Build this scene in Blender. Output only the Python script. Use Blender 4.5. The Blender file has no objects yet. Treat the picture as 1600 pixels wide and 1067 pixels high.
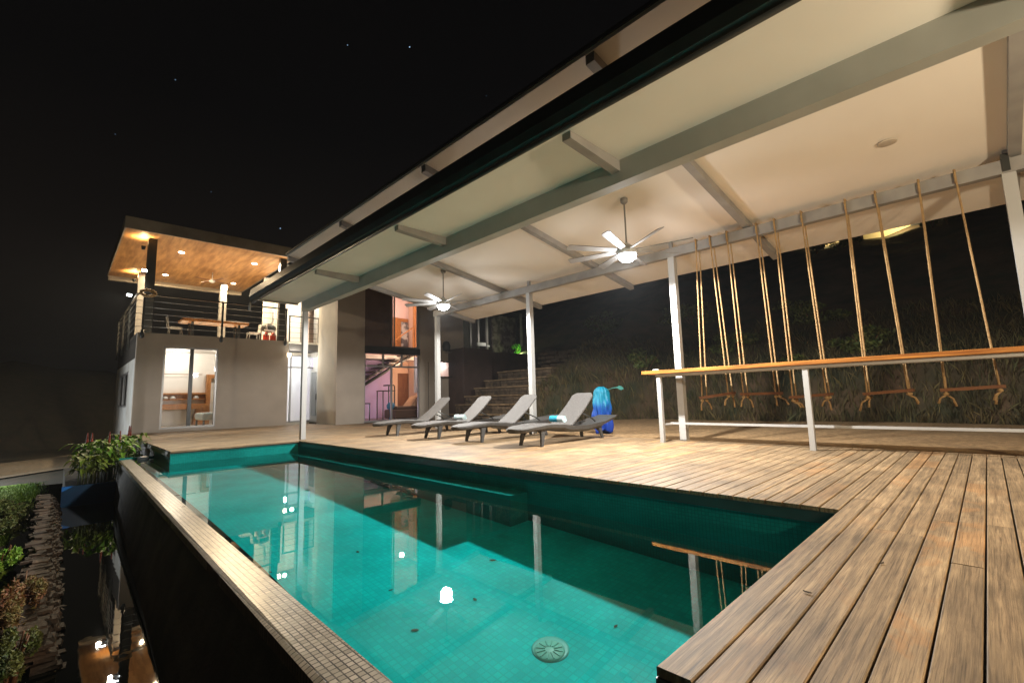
import bpy, math, random
from mathutils import Vector, Matrix, noise
sc = bpy.context.scene
COL = sc.collection
R = math.radians
random.seed(7)

# ---------------------------------------------------------------- camera
cd = bpy.data.cameras.new("camera"); cam = bpy.data.objects.new("camera", cd); COL.objects.link(cam)
M = ((0.71649071, -0.6970329, -0.02803919), (0.06412736, 0.1058348, -0.9923138), (0.69464289, 0.70918554, 0.12052853))
rt, up, bk = Vector(M[0]), -Vector(M[1]), -Vector(M[2])
mw = Matrix((rt, up, bk)).transposed().to_4x4(); mw.translation = Vector((0, 0, 0.85))
cam.matrix_world = mw
cd.sensor_width = 36; cd.sensor_fit = 'HORIZONTAL'; cd.lens = 16.2077
cd.clip_start = 0.05; cd.clip_end = 2000
sc.camera = cam

# ---------------------------------------------------------------- night sky
w = bpy.data.worlds.new("World"); sc.world = w; w.use_nodes = True
nt = w.node_tree; nt.nodes.clear()
N = nt.nodes.new; L = nt.links.new
out = N('ShaderNodeOutputWorld'); bg = N('ShaderNodeBackground'); tc = N('ShaderNodeTexCoord')
sep = N('ShaderNodeSeparateXYZ'); L(tc.outputs['Generated'], sep.inputs[0])
cr = N('ShaderNodeValToRGB'); L(sep.outputs['Z'], cr.inputs[0])
e = cr.color_ramp.elements
e[0].position = 0.0; e[0].color = (0.0025, 0.0022, 0.0021, 1)
e[1].position = 1.0; e[1].color = (0.0010, 0.0010, 0.0012, 1)
m = cr.color_ramp.elements.new(0.25); m.color = (0.0060, 0.0048, 0.0042, 1)
m = cr.color_ramp.elements.new(0.5); m.color = (0.0024, 0.0022, 0.0024, 1)
last = cr.outputs['Color']
for d, s in (((0.4099, 0.66, 0.6296), 2.2), ((0.3206, 0.7172, 0.6187), 0.8), ((0.2783, 0.9021, 0.3297), 1.4), ((0.0992, 0.8504, 0.5167), 0.35), ((0.0353, 0.9052, 0.4235), 0.12), ((0.5472, 0.6097, 0.5734), 0.12), ((0.1668, 0.913, 0.3722), 0.15)):
    dv = Vector(d).normalized()
    dp = N('ShaderNodeVectorMath'); dp.operation = 'DOT_PRODUCT'; L(tc.outputs['Generated'], dp.inputs[0]); dp.inputs[1].default_value = dv
    gt = N('ShaderNodeMath'); gt.operation = 'GREATER_THAN'; L(dp.outputs['Value'], gt.inputs[0]); gt.inputs[1].default_value = math.cos(0.0009)
    mx = N('ShaderNodeMix'); mx.data_type = 'RGBA'; L(gt.outputs[0], mx.inputs['Factor']); L(last, mx.inputs['A']); mx.inputs['B'].default_value = (.25 * s, .4 * s, .6 * s, 1)
    last = mx.outputs['Result']
L(last, bg.inputs['Color']); bg.inputs['Strength'].default_value = 1.0
L(bg.outputs[0], out.inputs[0])
sc.view_settings.view_transform = 'Standard'; sc.view_settings.look = 'None'
sc.view_settings.exposure = 0.0; sc.view_settings.gamma = 1.0
sc.cycles.use_denoising = True
sc.cycles.max_bounces = 10; sc.cycles.diffuse_bounces = 4; sc.cycles.glossy_bounces = 5
sc.cycles.transmission_bounces = 8; sc.cycles.transparent_max_bounces = 16
sc.cycles.sample_clamp_indirect = 4.0
sc.cycles.caustics_refractive = True; sc.cycles.caustics_reflective = False

# ---------------------------------------------------------------- lamps
def lamp(name, kind, loc, energy, color, size=0.1, rot=(0, 0, 0), spot=None, blend=.4, sy=None, caustic=False):
    l = bpy.data.lights.new(name, kind); l.energy = energy; l.color = color
    if kind == 'AREA':
        l.shape = 'RECTANGLE' if sy else 'DISK'; l.size = size
        if sy: l.size_y = sy
    else: l.shadow_soft_size = size
    if spot: l.spot_size = R(spot); l.spot_blend = blend
    o = bpy.data.objects.new(name, l); COL.objects.link(o); o.location = loc; o.rotation_euler = rot
    if caustic: l.cycles.is_caustics_light = True
    return o
FANS = ((6.32, 3.78, 3.02), (6.45, 8.90, 3.06))
COOL = (0.86, 0.95, 1.0); WARM = (1.0, 0.72, 0.42)
for f in FANS:
    lamp('fan_light', 'SPOT', (f[0], f[1], f[2] - .13), 1250 if f[1] < 6 else 820, (1.0, .97, .92), .05, (0, 0, 0), 180, .12, caustic=True)
    lamp('fan_glow', 'POINT', (f[0], f[1], f[2] - .12), 75, (.97, .98, 1), .13, caustic=True)
# added lantern, out of view, fills the near deck and ceiling
lamp('added_lantern', 'POINT', (3.3, -3.5, 2.35), 1150, (1, .81, .56), .15)

# ---------------------------------------------------------------- materials
MATS = {}
def mat(name, c, rough=.6, metal=0, c2=None, scale=6.0, bump=0.0, bscale=None, stretch=(1, 1, 1), emit=None, spec=None, detail=4, lo=.35, hi=.65, coat=0, island=0):
    if name in MATS: return MATS[name]
    m = bpy.data.materials.new(name); m.use_nodes = True; t = m.node_tree; b = t.nodes['Principled BSDF']
    b.inputs['Base Color'].default_value = (*c, 1); b.inputs['Roughness'].default_value = rough; b.inputs['Metallic'].default_value = metal
    if spec is not None: b.inputs['Specular IOR Level'].default_value = spec
    if coat: b.inputs['Coat Weight'].default_value = coat
    n = t.nodes.new; k = t.links.new
    co = n('ShaderNodeTexCoord'); mp = n('ShaderNodeMapping'); mp.inputs['Scale'].default_value = stretch; k(co.outputs['Object'], mp.inputs[0])
    if c2:
        nz = n('ShaderNodeTexNoise'); nz.inputs['Scale'].default_value = scale; nz.inputs['Detail'].default_value = detail; k(mp.outputs[0], nz.inputs[0])
        r = n('ShaderNodeValToRGB'); r.color_ramp.elements[0].position = lo; r.color_ramp.elements[1].position = hi
        r.color_ramp.elements[0].color = (*c, 1); r.color_ramp.elements[1].color = (*c2, 1); k(nz.outputs['Fac'], r.inputs[0])
        src = r.outputs[0]
        if island:
            g = n('ShaderNodeNewGeometry'); hs = n('ShaderNodeHueSaturation'); mr = n('ShaderNodeMapRange')
            mr.inputs['To Min'].default_value = 1 - island; mr.inputs['To Max'].default_value = 1 + island
            k(g.outputs['Random Per Island'], mr.inputs[0]); k(mr.outputs[0], hs.inputs['Value']); k(src, hs.inputs['Color']); src = hs.outputs[0]
        k(src, b.inputs['Base Color'])
    if bump:
        nb = n('ShaderNodeTexNoise'); nb.inputs['Scale'].default_value = bscale or scale * 4; nb.inputs['Detail'].default_value = 6; k(mp.outputs[0], nb.inputs[0])
        bp = n('ShaderNodeBump'); bp.inputs['Strength'].default_value = bump; bp.inputs['Distance'].default_value = .02; k(nb.outputs['Fac'], bp.inputs['Height']); k(bp.outputs[0], b.inputs['Normal'])
    if emit: b.inputs['Emission Color'].default_value = (*emit[0], 1); b.inputs['Emission Strength'].default_value = emit[1]
    MATS[name] = m; return m

def mixnode(t, a, b_, fac, mode='MIX'):
    x = t.nodes.new('ShaderNodeMix'); x.data_type = 'RGBA'; x.blend_type = mode
    for s, v in (('A', a), ('B', b_)):
        if isinstance(v, tuple): x.inputs[s].default_value = (*v, 1)
        else: t.links.new(v, x.inputs[s])
    if isinstance(fac, float): x.inputs['Factor'].default_value = fac
    else: t.links.new(fac, x.inputs['Factor'])
    return x.outputs['Result']

def tile_mat(name, c1, c2, grout, size, rough=.2, bump=.4, plane='xy', stain=None, island=None):
    m = bpy.data.materials.new(name); m.use_nodes = True; t = m.node_tree; b = t.nodes['Principled BSDF']; n = t.nodes.new; k = t.links.new
    co = n('ShaderNodeTexCoord'); sp = n('ShaderNodeSeparateXYZ'); k(co.outputs['Object'], sp.inputs[0]); cb = n('ShaderNodeCombineXYZ')
    if plane == 'box':   # walls in any axis: use x+y along, z up; floors keep their own sheet
        ad = n('ShaderNodeMath'); ad.operation = 'ADD'; k(sp.outputs[0], ad.inputs[0]); k(sp.outputs[1], ad.inputs[1]); k(ad.outputs[0], cb.inputs[0]); k(sp.outputs[2], cb.inputs[1])
    else: k(sp.outputs[0], cb.inputs[0]); k(sp.outputs[1], cb.inputs[1])
    br = n('ShaderNodeTexBrick'); br.offset = 0; br.squash = 1
    br.inputs['Scale'].default_value = 1; br.inputs['Brick Width'].default_value = size; br.inputs['Row Height'].default_value = size
    br.inputs['Mortar Size'].default_value = size * .10; br.inputs['Mortar Smooth'].default_value = .2; br.inputs['Bias'].default_value = 0
    br.inputs['Color1'].default_value = (*c1, 1); br.inputs['Color2'].default_value = (*c2, 1); br.inputs['Mortar'].default_value = (*grout, 1)
    k(cb.outputs[0], br.inputs[0]); src = br.outputs['Color']
    nz = n('ShaderNodeTexNoise'); nz.inputs['Scale'].default_value = 1.6; nz.inputs['Detail'].default_value = 5; k(co.outputs['Object'], nz.inputs[0])
    mr = n('ShaderNodeMapRange'); mr.inputs['From Min'].default_value = .3; mr.inputs['From Max'].default_value = .7; mr.inputs['To Min'].default_value = .78; mr.inputs['To Max'].default_value = 1.15; k(nz.outputs[0], mr.inputs[0])
    hs = n('ShaderNodeHueSaturation'); k(src, hs.inputs['Color']); k(mr.outputs[0], hs.inputs['Value']); src = hs.outputs[0]
    if stain:
        n2 = n('ShaderNodeTexNoise'); n2.inputs['Scale'].default_value = 9; n2.inputs['Detail'].default_value = 8; k(co.outputs['Object'], n2.inputs[0])
        rp = n('ShaderNodeValToRGB'); rp.color_ramp.elements[0].position = .5; rp.color_ramp.elements[1].position = .72; k(n2.outputs[0], rp.inputs[0])
        src = mixnode(t, src, stain, rp.outputs[0])
    k(src, b.inputs['Base Color']); b.inputs['Roughness'].default_value = rough
    if 'pool' in name: b.inputs['Specular IOR Level'].default_value = 0.02
    bp = n('ShaderNodeBump'); bp.inputs['Strength'].default_value = bump; bp.inputs['Distance'].default_value = .004; bp.invert = True
    k(br.outputs['Fac'], bp.inputs['Height']); k(bp.outputs[0], b.inputs['Normal'])
    MATS[name] = m; return m

def deck_mat():
    m = bpy.data.materials.new('weathered_deck_wood'); m.use_nodes = True; t = m.node_tree; b = t.nodes['Principled BSDF']; n = t.nodes.new; k = t.links.new
    co = n('ShaderNodeTexCoord'); g = n('ShaderNodeNewGeometry')
    # per-board offset so the grain never lines up between boards
    ml = n('ShaderNodeVectorMath'); ml.operation = 'SCALE'; ml.inputs['Scale'].default_value = 37.0
    cmb = n('ShaderNodeCombineXYZ'); k(g.outputs['Random Per Island'], cmb.inputs[0]); k(g.outputs['Random Per Island'], cmb.inputs[2]); k(cmb.outputs[0], ml.inputs[0])
    ad = n('ShaderNodeVectorMath'); ad.operation = 'ADD'; k(co.outputs['Object'], ad.inputs[0]); k(ml.outputs[0], ad.inputs[1])
    mp = n('ShaderNodeMapping'); mp.inputs['Scale'].default_value = (2.6, 48, 14); k(ad.outputs[0], mp.inputs[0])
    n1 = n('ShaderNodeTexNoise'); n1.inputs['Scale'].default_value = 1.3; n1.inputs['Detail'].default_value = 9; n1.inputs['Roughness'].default_value = .7; n1.inputs['Distortion'].default_value = .6; k(mp.outputs[0], n1.inputs[0])
    # cathedral growth rings
    mp2 = n('ShaderNodeMapping'); mp2.inputs['Scale'].default_value = (.9, 9, 1); k(ad.outputs[0], mp2.inputs[0])
    wv = n('ShaderNodeTexWave'); wv.wave_type = 'RINGS'; wv.inputs['Scale'].default_value = 1.6; wv.inputs['Distortion'].default_value = 7.0; wv.inputs['Detail'].default_value = 3; wv.inputs['Detail Scale'].default_value = .7; k(mp2.outputs[0], wv.inputs[0])
    r = n('ShaderNodeValToRGB'); r.color_ramp.elements[0].position = .3; r.color_ramp.elements[0].color = (.18, .12, .068, 1); r.color_ramp.elements[1].position = .68; r.color_ramp.elements[1].color = (.47, .33, .185, 1)
    k(n1.outputs[0], r.inputs[0])
    r2 = n('ShaderNodeMapRange'); r2.inputs['To Min'].default_value = .74; r2.inputs['To Max'].default_value = 1.1; k(wv.outputs['Fac'], r2.inputs[0])
    hs = n('ShaderNodeHueSaturation'); k(r.outputs[0], hs.inputs['Color']); k(r2.outputs[0], hs.inputs['Value'])
    # broad blotches: sun-bleached and oiled orange patches
    n3 = n('ShaderNodeTexNoise'); n3.inputs['Scale'].default_value = 1.5; n3.inputs['Detail'].default_value = 9; n3.inputs['Roughness'].default_value = .62; n3.inputs['Distortion'].default_value = .9
    mp3 = n('ShaderNodeMapping'); mp3.inputs['Scale'].default_value = (1, 1.6, 1); k(co.outputs['Object'], mp3.inputs[0]); k(mp3.outputs[0], n3.inputs[0])
    rr = n('ShaderNodeValToRGB'); rr.color_ramp.elements[0].position = .53; rr.color_ramp.elements[1].position = .58; k(n3.outputs[0], rr.inputs[0])
    # per-board chance of being orange
    rb = n('ShaderNodeValToRGB'); rb.color_ramp.elements[0].position = .5; rb.color_ramp.elements[1].position = .85; k(g.outputs['Random Per Island'], rb.inputs[0])
    mm = n('ShaderNodeMath'); mm.operation = 'MULTIPLY'; k(rr.outputs[0], mm.inputs[0]); k(rb.outputs[0], mm.inputs[1])
    rn = n('ShaderNodeMath'); rn.operation = 'GREATER_THAN'; rn.inputs[1].default_value = .955; k(g.outputs['Random Per Island'], rn.inputs[0])
    rm = n('ShaderNodeMath'); rm.operation = 'MAXIMUM'; k(mm.outputs[0], rm.inputs[0]); k(rn.outputs[0], rm.inputs[1])
    rg = n('ShaderNodeMapRange'); rg.inputs['From Min'].default_value = .3; rg.inputs['From Max'].default_value = .6; rg.inputs['To Min'].default_value = .35; rg.inputs['To Max'].default_value = .7; k(n1.outputs[0], rg.inputs[0])
    m2 = n('ShaderNodeMath'); m2.operation = 'MULTIPLY'; k(rm.outputs[0], m2.inputs[0]); k(rg.outputs[0], m2.inputs[1])
    c = mixnode(t, hs.outputs[0], (.38, .20, .08), m2.outputs[0])
    n4 = n('ShaderNodeTexNoise'); n4.inputs['Scale'].default_value = 2.3; n4.inputs['Detail'].default_value = 6; k(co.outputs['Object'], n4.inputs[0])
    r4 = n('ShaderNodeMapRange'); r4.inputs['From Min'].default_value = .3; r4.inputs['From Max'].default_value = .7; r4.inputs['To Min'].default_value = .66; r4.inputs['To Max'].default_value = 1.22; k(n4.outputs[0], r4.inputs[0])
    # each board its own tone
    r5 = n('ShaderNodeMapRange'); r5.inputs['To Min'].default_value = .84; r5.inputs['To Max'].default_value = 1.16; k(g.outputs['Random Per Island'], r5.inputs[0])
    m5 = n('ShaderNodeMath'); m5.operation = 'MULTIPLY'; k(r4.outputs[0], m5.inputs[0]); k(r5.outputs[0], m5.inputs[1])
    h2 = n('ShaderNodeHueSaturation'); k(c, h2.inputs['Color']); k(m5.outputs[0], h2.inputs['Value'])
    mp6 = n('ShaderNodeMapping'); mp6.inputs['Scale'].default_value = (3.2, 230, 30); k(ad.outputs[0], mp6.inputs[0])
    n6 = n('ShaderNodeTexNoise'); n6.inputs['Scale'].default_value = 1.0; n6.inputs['Detail'].default_value = 5; n6.inputs['Roughness'].default_value = .65; n6.inputs['Distortion'].default_value = .25; k(mp6.outputs[0], n6.inputs[0])
    r6 = n('ShaderNodeValToRGB'); r6.color_ramp.elements[0].position = .34; r6.color_ramp.elements[0].color = (.48, .46, .44, 1); r6.color_ramp.elements[1].position = .50; r6.color_ramp.elements[1].color = (1.05, 1.05, 1.05, 1); k(n6.outputs[0], r6.inputs[0])
    vo = n('ShaderNodeTexVoronoi'); vo.inputs['Scale'].default_value = 3.2; k(ad.outputs[0], vo.inputs['Vector'])   # knots
    rk = n('ShaderNodeValToRGB'); rk.color_ramp.elements[0].position = .025; rk.color_ramp.elements[0].color = (.30, .24, .2, 1); rk.color_ramp.elements[1].position = .05; rk.color_ramp.elements[1].color = (1, 1, 1, 1); k(vo.outputs['Distance'], rk.inputs[0])
    cc = mixnode(t, h2.outputs[0], r6.outputs[0], 1.0, 'MULTIPLY'); cc = mixnode(t, cc, rk.outputs[0], 1.0, 'MULTIPLY')
    k(cc, b.inputs['Base Color']); b.inputs['Roughness'].default_value = .62
    bp = n('ShaderNodeBump'); bp.inputs['Strength'].default_value = .35; bp.inputs['Distance'].default_value = .004; k(n1.outputs[0], bp.inputs['Height']); k(bp.outputs[0], b.inputs['Normal'])
    return m

def glass_mat(name, tint=(1, 1, 1), refl=.08):
    m = bpy.data.materials.new(name); m.use_nodes = True; t = m.node_tree; t.nodes.clear(); n = t.nodes.new; k = t.links.new
    o = n('ShaderNodeOutputMaterial'); tr = n('ShaderNodeBsdfTransparent'); tr.inputs[0].default_value = (*tint, 1); gl = n('ShaderNodeBsdfGlossy'); gl.inputs['Roughness'].default_value = .02
    fr = n('ShaderNodeFresnel'); fr.inputs[0].default_value = 1.45; mx = n('ShaderNodeMixShader'); k(fr.outputs[0], mx.inputs[0]); k(tr.outputs[0], mx.inputs[1]); k(gl.outputs[0], mx.inputs[2]); k(mx.outputs[0], o.inputs[0])
    MATS[name] = m; return m

def water_mat():
    m = bpy.data.materials.new('pool_water'); m.use_nodes = True; t = m.node_tree; t.nodes.clear(); n = t.nodes.new; k = t.links.new
    o = n('ShaderNodeOutputMaterial'); g = n('ShaderNodeBsdfGlass'); g.inputs['IOR'].default_value = 1.33; g.inputs['Roughness'].default_value = 0; g.inputs['Color'].default_value = (.93, 1, .99, 1)
    k(g.outputs[0], o.inputs[0]); return m

WHITE = mat('white_painted_steel', (.42, .42, .41), .45, c2=(.42, .42, .40), scale=3, lo=.4, hi=.8)
CEIL = mat('ceiling_board', (.80, .75, .67), .8, c2=(.74, .69, .61), scale=1.2, lo=.3, hi=.8)
SOFFIT = mat('canopy_board', (.86, .84, .78), .8, c2=(.79, .77, .71), scale=1.5, lo=.3, hi=.8)
STEEL = mat('grey_painted_steel', (.30, .29, .27), .5, c2=(.24, .23, .22), scale=4)
BEAMM = mat('beam_paint', (.40, .41, .38), .5, c2=(.34, .35, .32), scale=2)
DARK = mat('dark_metal', (.022, .024, .022), .4, c2=(.035, .037, .034), scale=4)
GUT = mat('dark_gutter', (.045, .055, .050), .35, c2=(.03, .038, .034), scale=3)
PLAS = mat('grey_plaster', (.52, .45, .375), .85, c2=(.44, .375, .31), scale=1.4, bump=.15, bscale=60, lo=.3, hi=.7)
CREAM = mat('cream_plaster', (.56, .51, .42), .85, c2=(.48, .43, .35), scale=1.2, bump=.15, bscale=60)
BROWN = mat('brown_cladding', (.14, .085, .06), .6, c2=(.11, .066, .048), scale=2)
INT = mat('interior_white_wall', (.78, .76, .72), .8)
WOOD = mat('orange_timber', (.46, .20, .055), .4, c2=(.30, .115, .03), scale=2.2, stretch=(8, 1, 8), detail=8)
WOODC = mat('timber_ceiling', (.60, .33, .13), .5, c2=(.34, .165, .06), scale=1.5, stretch=(5, .6, 5), detail=6)
TEAK = mat('bar_top_teak', (.52, .22, .05), .35, c2=(.26, .09, .022), scale=2.0, stretch=(8, .8, 14), detail=8)
DOORW = mat('brown_door', (.22, .09, .04), .5, c2=(.16, .06, .028), scale=2, stretch=(6, 6, 1))
ROPE = mat('natural_rope', (.44, .29, .13), .9, c2=(.32, .20, .09), scale=30, bump=.4, bscale=200)
SEATW = mat('swing_seat_wood', (.20, .085, .035), .5, c2=(.13, .052, .022), scale=3, stretch=(6, 1, 6))
RATT = mat('grey_rattan', (.125, .118, .112), .6, c2=(.09, .085, .08), scale=40, bump=.5, bscale=90)
RATTF = mat('grey_resin', (.07, .066, .062), .5, c2=(.05, .048, .045), scale=30, bump=.2, bscale=90)
GLASS = glass_mat('window_glass')
LAMPM = mat('lamp_glow', (1, 1, 1), .5, emit=((.9, .96, 1.0), 40))
WLAMP = mat('warm_lamp_glow', (1, 1, 1), .5, emit=((1.0, .86, .62), 25))
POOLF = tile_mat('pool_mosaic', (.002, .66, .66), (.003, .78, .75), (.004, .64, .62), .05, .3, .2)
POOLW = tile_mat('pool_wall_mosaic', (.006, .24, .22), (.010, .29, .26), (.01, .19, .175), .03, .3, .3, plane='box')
EDGE = tile_mat('edge_mosaic', (.52, .45, .36), (.30, .26, .20), (.03, .026, .02), .034, .28, .8, stain=(.33, .29, .22))
OUTW = mat('dark_pool_render', (.20, .19, .14), .7, c2=(.11, .105, .08), scale=2.5, bump=.2, bscale=40)
LEAFG = mat('bright_leaf', (.10, .30, .02), .5, c2=(.26, .36, .04), scale=9, island=.35)
LEAFR = mat('red_leaf', (.30, .035, .02), .5, c2=(.20, .05, .02), scale=9, island=.35)
LEAFD = mat('dark_leaf', (.06, .10, .018), .6, c2=(.13, .13, .03), scale=6, island=.4)
LEAFB = mat('rusty_leaf', (.26, .09, .04), .6, c2=(.14, .15, .035), scale=6, island=.4)
SLATE = mat('slate_slab', (.085, .05, .032), .7, c2=(.022, .016, .012), scale=5, bump=.5, bscale=30, island=.4)
STONE = mat('rough_stone', (.13, .09, .055), .85, c2=(.055, .038, .024), scale=7, bump=.8, bscale=25, island=.3)
GRAV = mat('orange_gravel', (.56, .36, .18), .95, c2=(.34, .215, .10), scale=14, bump=1.0, bscale=120, detail=10)
PATHM = mat('grey_path', (.27, .23, .17), .95, c2=(.18, .15, .11), scale=8, bump=.6, bscale=60)
SOIL = mat('dark_soil', (.035, .028, .018), .95, c2=(.02, .022, .012), scale=3, bump=.8, bscale=20)
HILLM = mat('hill_earth', (.12, .075, .042), .95, c2=(.04, .045, .022), scale=1.1, bump=1.0, bscale=9, detail=10)
LAWNM = mat('lawn_green', (.20, .36, .03), .9, c2=(.08, .17, .015), scale=12, bump=.8, bscale=80)
GRASSM = mat('dry_grass', (.13, .095, .035), .8, c2=(.05, .055, .018), scale=3, island=.5)

# ---------------------------------------------------------------- mesh helpers
class MB:
    def __init__(s): s.v = []; s.f = []; s.sm = []
    def add(s, vs, fs, sm=False):
        o = len(s.v); s.v += [tuple(p) for p in vs]; s.f += [tuple(i + o for i in f) for f in fs]; s.sm += [sm] * len(fs); return s
    def box(s, x0, x1, y0, y1, z0, z1):
        if x0 > x1: x0, x1 = x1, x0
        if y0 > y1: y0, y1 = y1, y0
        if z0 > z1: z0, z1 = z1, z0
        return s.hexa([(x0, y0, z0), (x1, y0, z0), (x1, y1, z0), (x0, y1, z0), (x0, y0, z1), (x1, y0, z1), (x1, y1, z1), (x0, y1, z1)])
    def hexa(s, p):
        return s.add(p, [(0, 3, 2, 1), (4, 5, 6, 7), (0, 1, 5, 4), (1, 2, 6, 5), (2, 3, 7, 6), (3, 0, 4, 7)])
    def bbox(s, x0, x1, y0, y1, z0, z1, c=.006):   # chamfered box
        pts = []; V = Vector
        for z, i in ((z0, c), (z0 + c, 0), (z1 - c, 0), (z1, c)):
            pts.append([(x0 + i + (c if 0 else 0), y0 + i, z), (x1 - i, y0 + i, z), (x1 - i, y1 - i, z), (x0 + i, y1 - i, z)])
        return s.loft(pts, cap=True, closed=True)
    def loft(s, rings, cap=True, closed=True, sm=False):
        n = len(rings[0]); vs = [p for r in rings for p in r]; fs = []
        for i in range(len(rings) - 1):
            for j in range(n if closed else n - 1):
                a = i * n + j; b = i * n + (j + 1) % n; fs.append((a, b, b + n, a + n))
        if cap and closed: fs.append(tuple(range(n))[::-1]); fs.append(tuple((len(rings) - 1) * n + j for j in range(n)))
        return s.add(vs, fs, sm)
    def tube(s, pts, r, seg=8, sm=True, cap=True):
        pts = [Vector(p) for p in pts]; rs = r if isinstance(r, (list, tuple)) else [r] * len(pts); rings = []
        up = None
        for i, p in enumerate(pts):
            d = (pts[min(i + 1, len(pts) - 1)] - pts[max(i - 1, 0)]).normalized()
            if up is None:
                up = Vector((0, 0, 1)) if abs(d.z) < .9 else Vector((1, 0, 0))
            a = d.cross(up).normalized(); b = a.cross(d).normalized(); up = b
            rings.append([tuple(p + (a * math.cos(t) + b * math.sin(t)) * rs[i]) for t in [2 * math.pi * q / seg for q in range(seg)]])
        return s.loft(rings, cap, True, sm)
    def bar(s, a, b, w, h, upv=(0, 0, 1)):
        a = Vector(a); b = Vector(b); d = (b - a).normalized(); sd = d.cross(Vector(upv)).normalized() * w / 2; u = sd.cross(d).normalized() * h / 2
        p = [a - sd - u, a + sd - u, a + sd + u, a - sd + u, b - sd - u, b + sd - u, b + sd + u, b - sd + u]
        return s.add(p, [(0, 1, 2, 3), (7, 6, 5, 4), (0, 4, 5, 1), (1, 5, 6, 2), (2, 6, 7, 3), (3, 7, 4, 0)])
    def lathe(s, c, prof, seg=24, sm=True, cap=True):
        rings = [[(c[0] + r * math.cos(2 * math.pi * q / seg), c[1] + r * math.sin(2 * math.pi * q / seg), c[2] + z) for q in range(seg)] for r, z in prof]
        return s.loft(rings, cap, True, sm)
    def xf(s, mt):
        s.v = [tuple(mt @ Vector(p)) for p in s.v]; return s
    def build(s, name, m, parent=None):
        me = bpy.data.meshes.new(name); me.from_pydata(s.v, [], s.f); me.update()
        for i, p in enumerate(me.polygons): p.use_smooth = s.sm[i]
        me.materials.append(m); o = bpy.data.objects.new(name, me); COL.objects.link(o)
        if parent:
            o.parent = parent; o.matrix_parent_inverse = Matrix.Identity(4)
            if parent.type == 'EMPTY' and parent.parent is None:
                off = -parent.location
                me.transform(Matrix.Translation(off))
        return o
def ccw(o):  # consistent normals
    import bmesh
    bm = bmesh.new(); bm.from_mesh(o.data); bmesh.ops.recalc_face_normals(bm, faces=bm.faces); bm.to_mesh(o.data); bm.free(); return o
def tag(o, label=None, cat=None, group=None, kind=None):
    if label: o['label'] = label
    if cat: o['category'] = cat
    if group: o['group'] = group
    if kind: o['kind'] = kind
    return o
def thing(name, loc, label, cat, group=None):
    o = bpy.data.objects.new(name, None); COL.objects.link(o); o.location = loc; o.empty_display_size = .1
    return tag(o, label, cat, group)
def sub(mb, name, m, parent, root):   # a sub-part (parent is a part mesh already shifted into root's frame)
    o = mb.build(name, m); o.data.transform(Matrix.Translation(-root.location)); o.parent = parent; return o
def copy_tree(o, parent=None):
    c = o.copy(); COL.objects.link(c); c.parent = parent
    for ch in o.children: copy_tree(ch, c)
    return c

def wall_y(mb, x0, x1, z0, z1, y0, y1, holes=()):
    xs = sorted({x0, x1, *[h[0] for h in holes], *[h[1] for h in holes]}); zs = sorted({z0, z1, *[h[2] for h in holes], *[h[3] for h in holes]})
    for i in range(len(xs) - 1):
        run = None
        for j in range(len(zs) - 1):
            cx = (xs[i] + xs[i + 1]) / 2; cz = (zs[j] + zs[j + 1]) / 2
            solid = not any(h[0] < cx < h[1] and h[2] < cz < h[3] for h in holes)
            if solid and run is None: run = zs[j]
            if not solid and run is not None: mb.box(xs[i], xs[i + 1], y0, y1, run, zs[j]); run = None
        if run is not None: mb.box(xs[i], xs[i + 1], y0, y1, run, z1)
    return mb
def wall_x(mb, y0, y1, z0, z1, x0, x1, holes=()):
    t = wall_y(MB(), y0, y1, z0, z1, x0, x1, holes)
    mb.add([(b, a, c) for a, b, c in t.v], [f[::-1] for f in t.f]); return mb

# ================================================================ SETTING
W = -0.25; BW = -1.05       # pool water and lower basin water
# ground on the left, low; gravel on the right; hill
g = MB(); n_ = 40
g.box(-400, -.35, -30, 18.2, -1.6, -1.12); tag(g.build('ground', SOIL), kind='structure')
g = MB(); g.box(-400, 60, 18.2, 600, -1.7, -1.16); g.box(1.55, 60, -30, 18.1, -2.4, -1.9); tag(g.build('terrain', SOIL), kind='structure')
# curving gravel path
g = MB(); pts = []
for i in range(25):
    t = i / 24; cx = -9 + 11.5 * t; cy = 14.5 + 12.0 * t ** 1.1 + 1.2 * math.sin(t * 3)
    pts.append((cx, cy))
ring = [[(x - 1.0, y + 2.8, -1.115), (x + .6, y - 2.0, -1.115)] for x, y in pts]
g.loft([[r[0], r[1]] for r in ring], cap=False, closed=False); o = g.build('path', PATHM); tag(o, kind='structure')
g = MB(); g.loft([[(-6, 10.4, -1.118), (-.45, 10.4, -1.118)], [(-6, 14, -1.116), (-.3, 14.6, -1.116)], [(-6, 16.6, -1.112), (-.30, 17.0, -1.112)], [(-6, 18.3, -1.106), (-.5, 18.6, -1.106)]], cap=False, closed=False); tag(g.build('lawn', LAWNM), kind='structure')
g = MB(); g.box(8.16, 15.6, -12, 17.45, -.5, -.035); tag(g.build('gravel_strip', GRAV), kind='structure')

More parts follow.
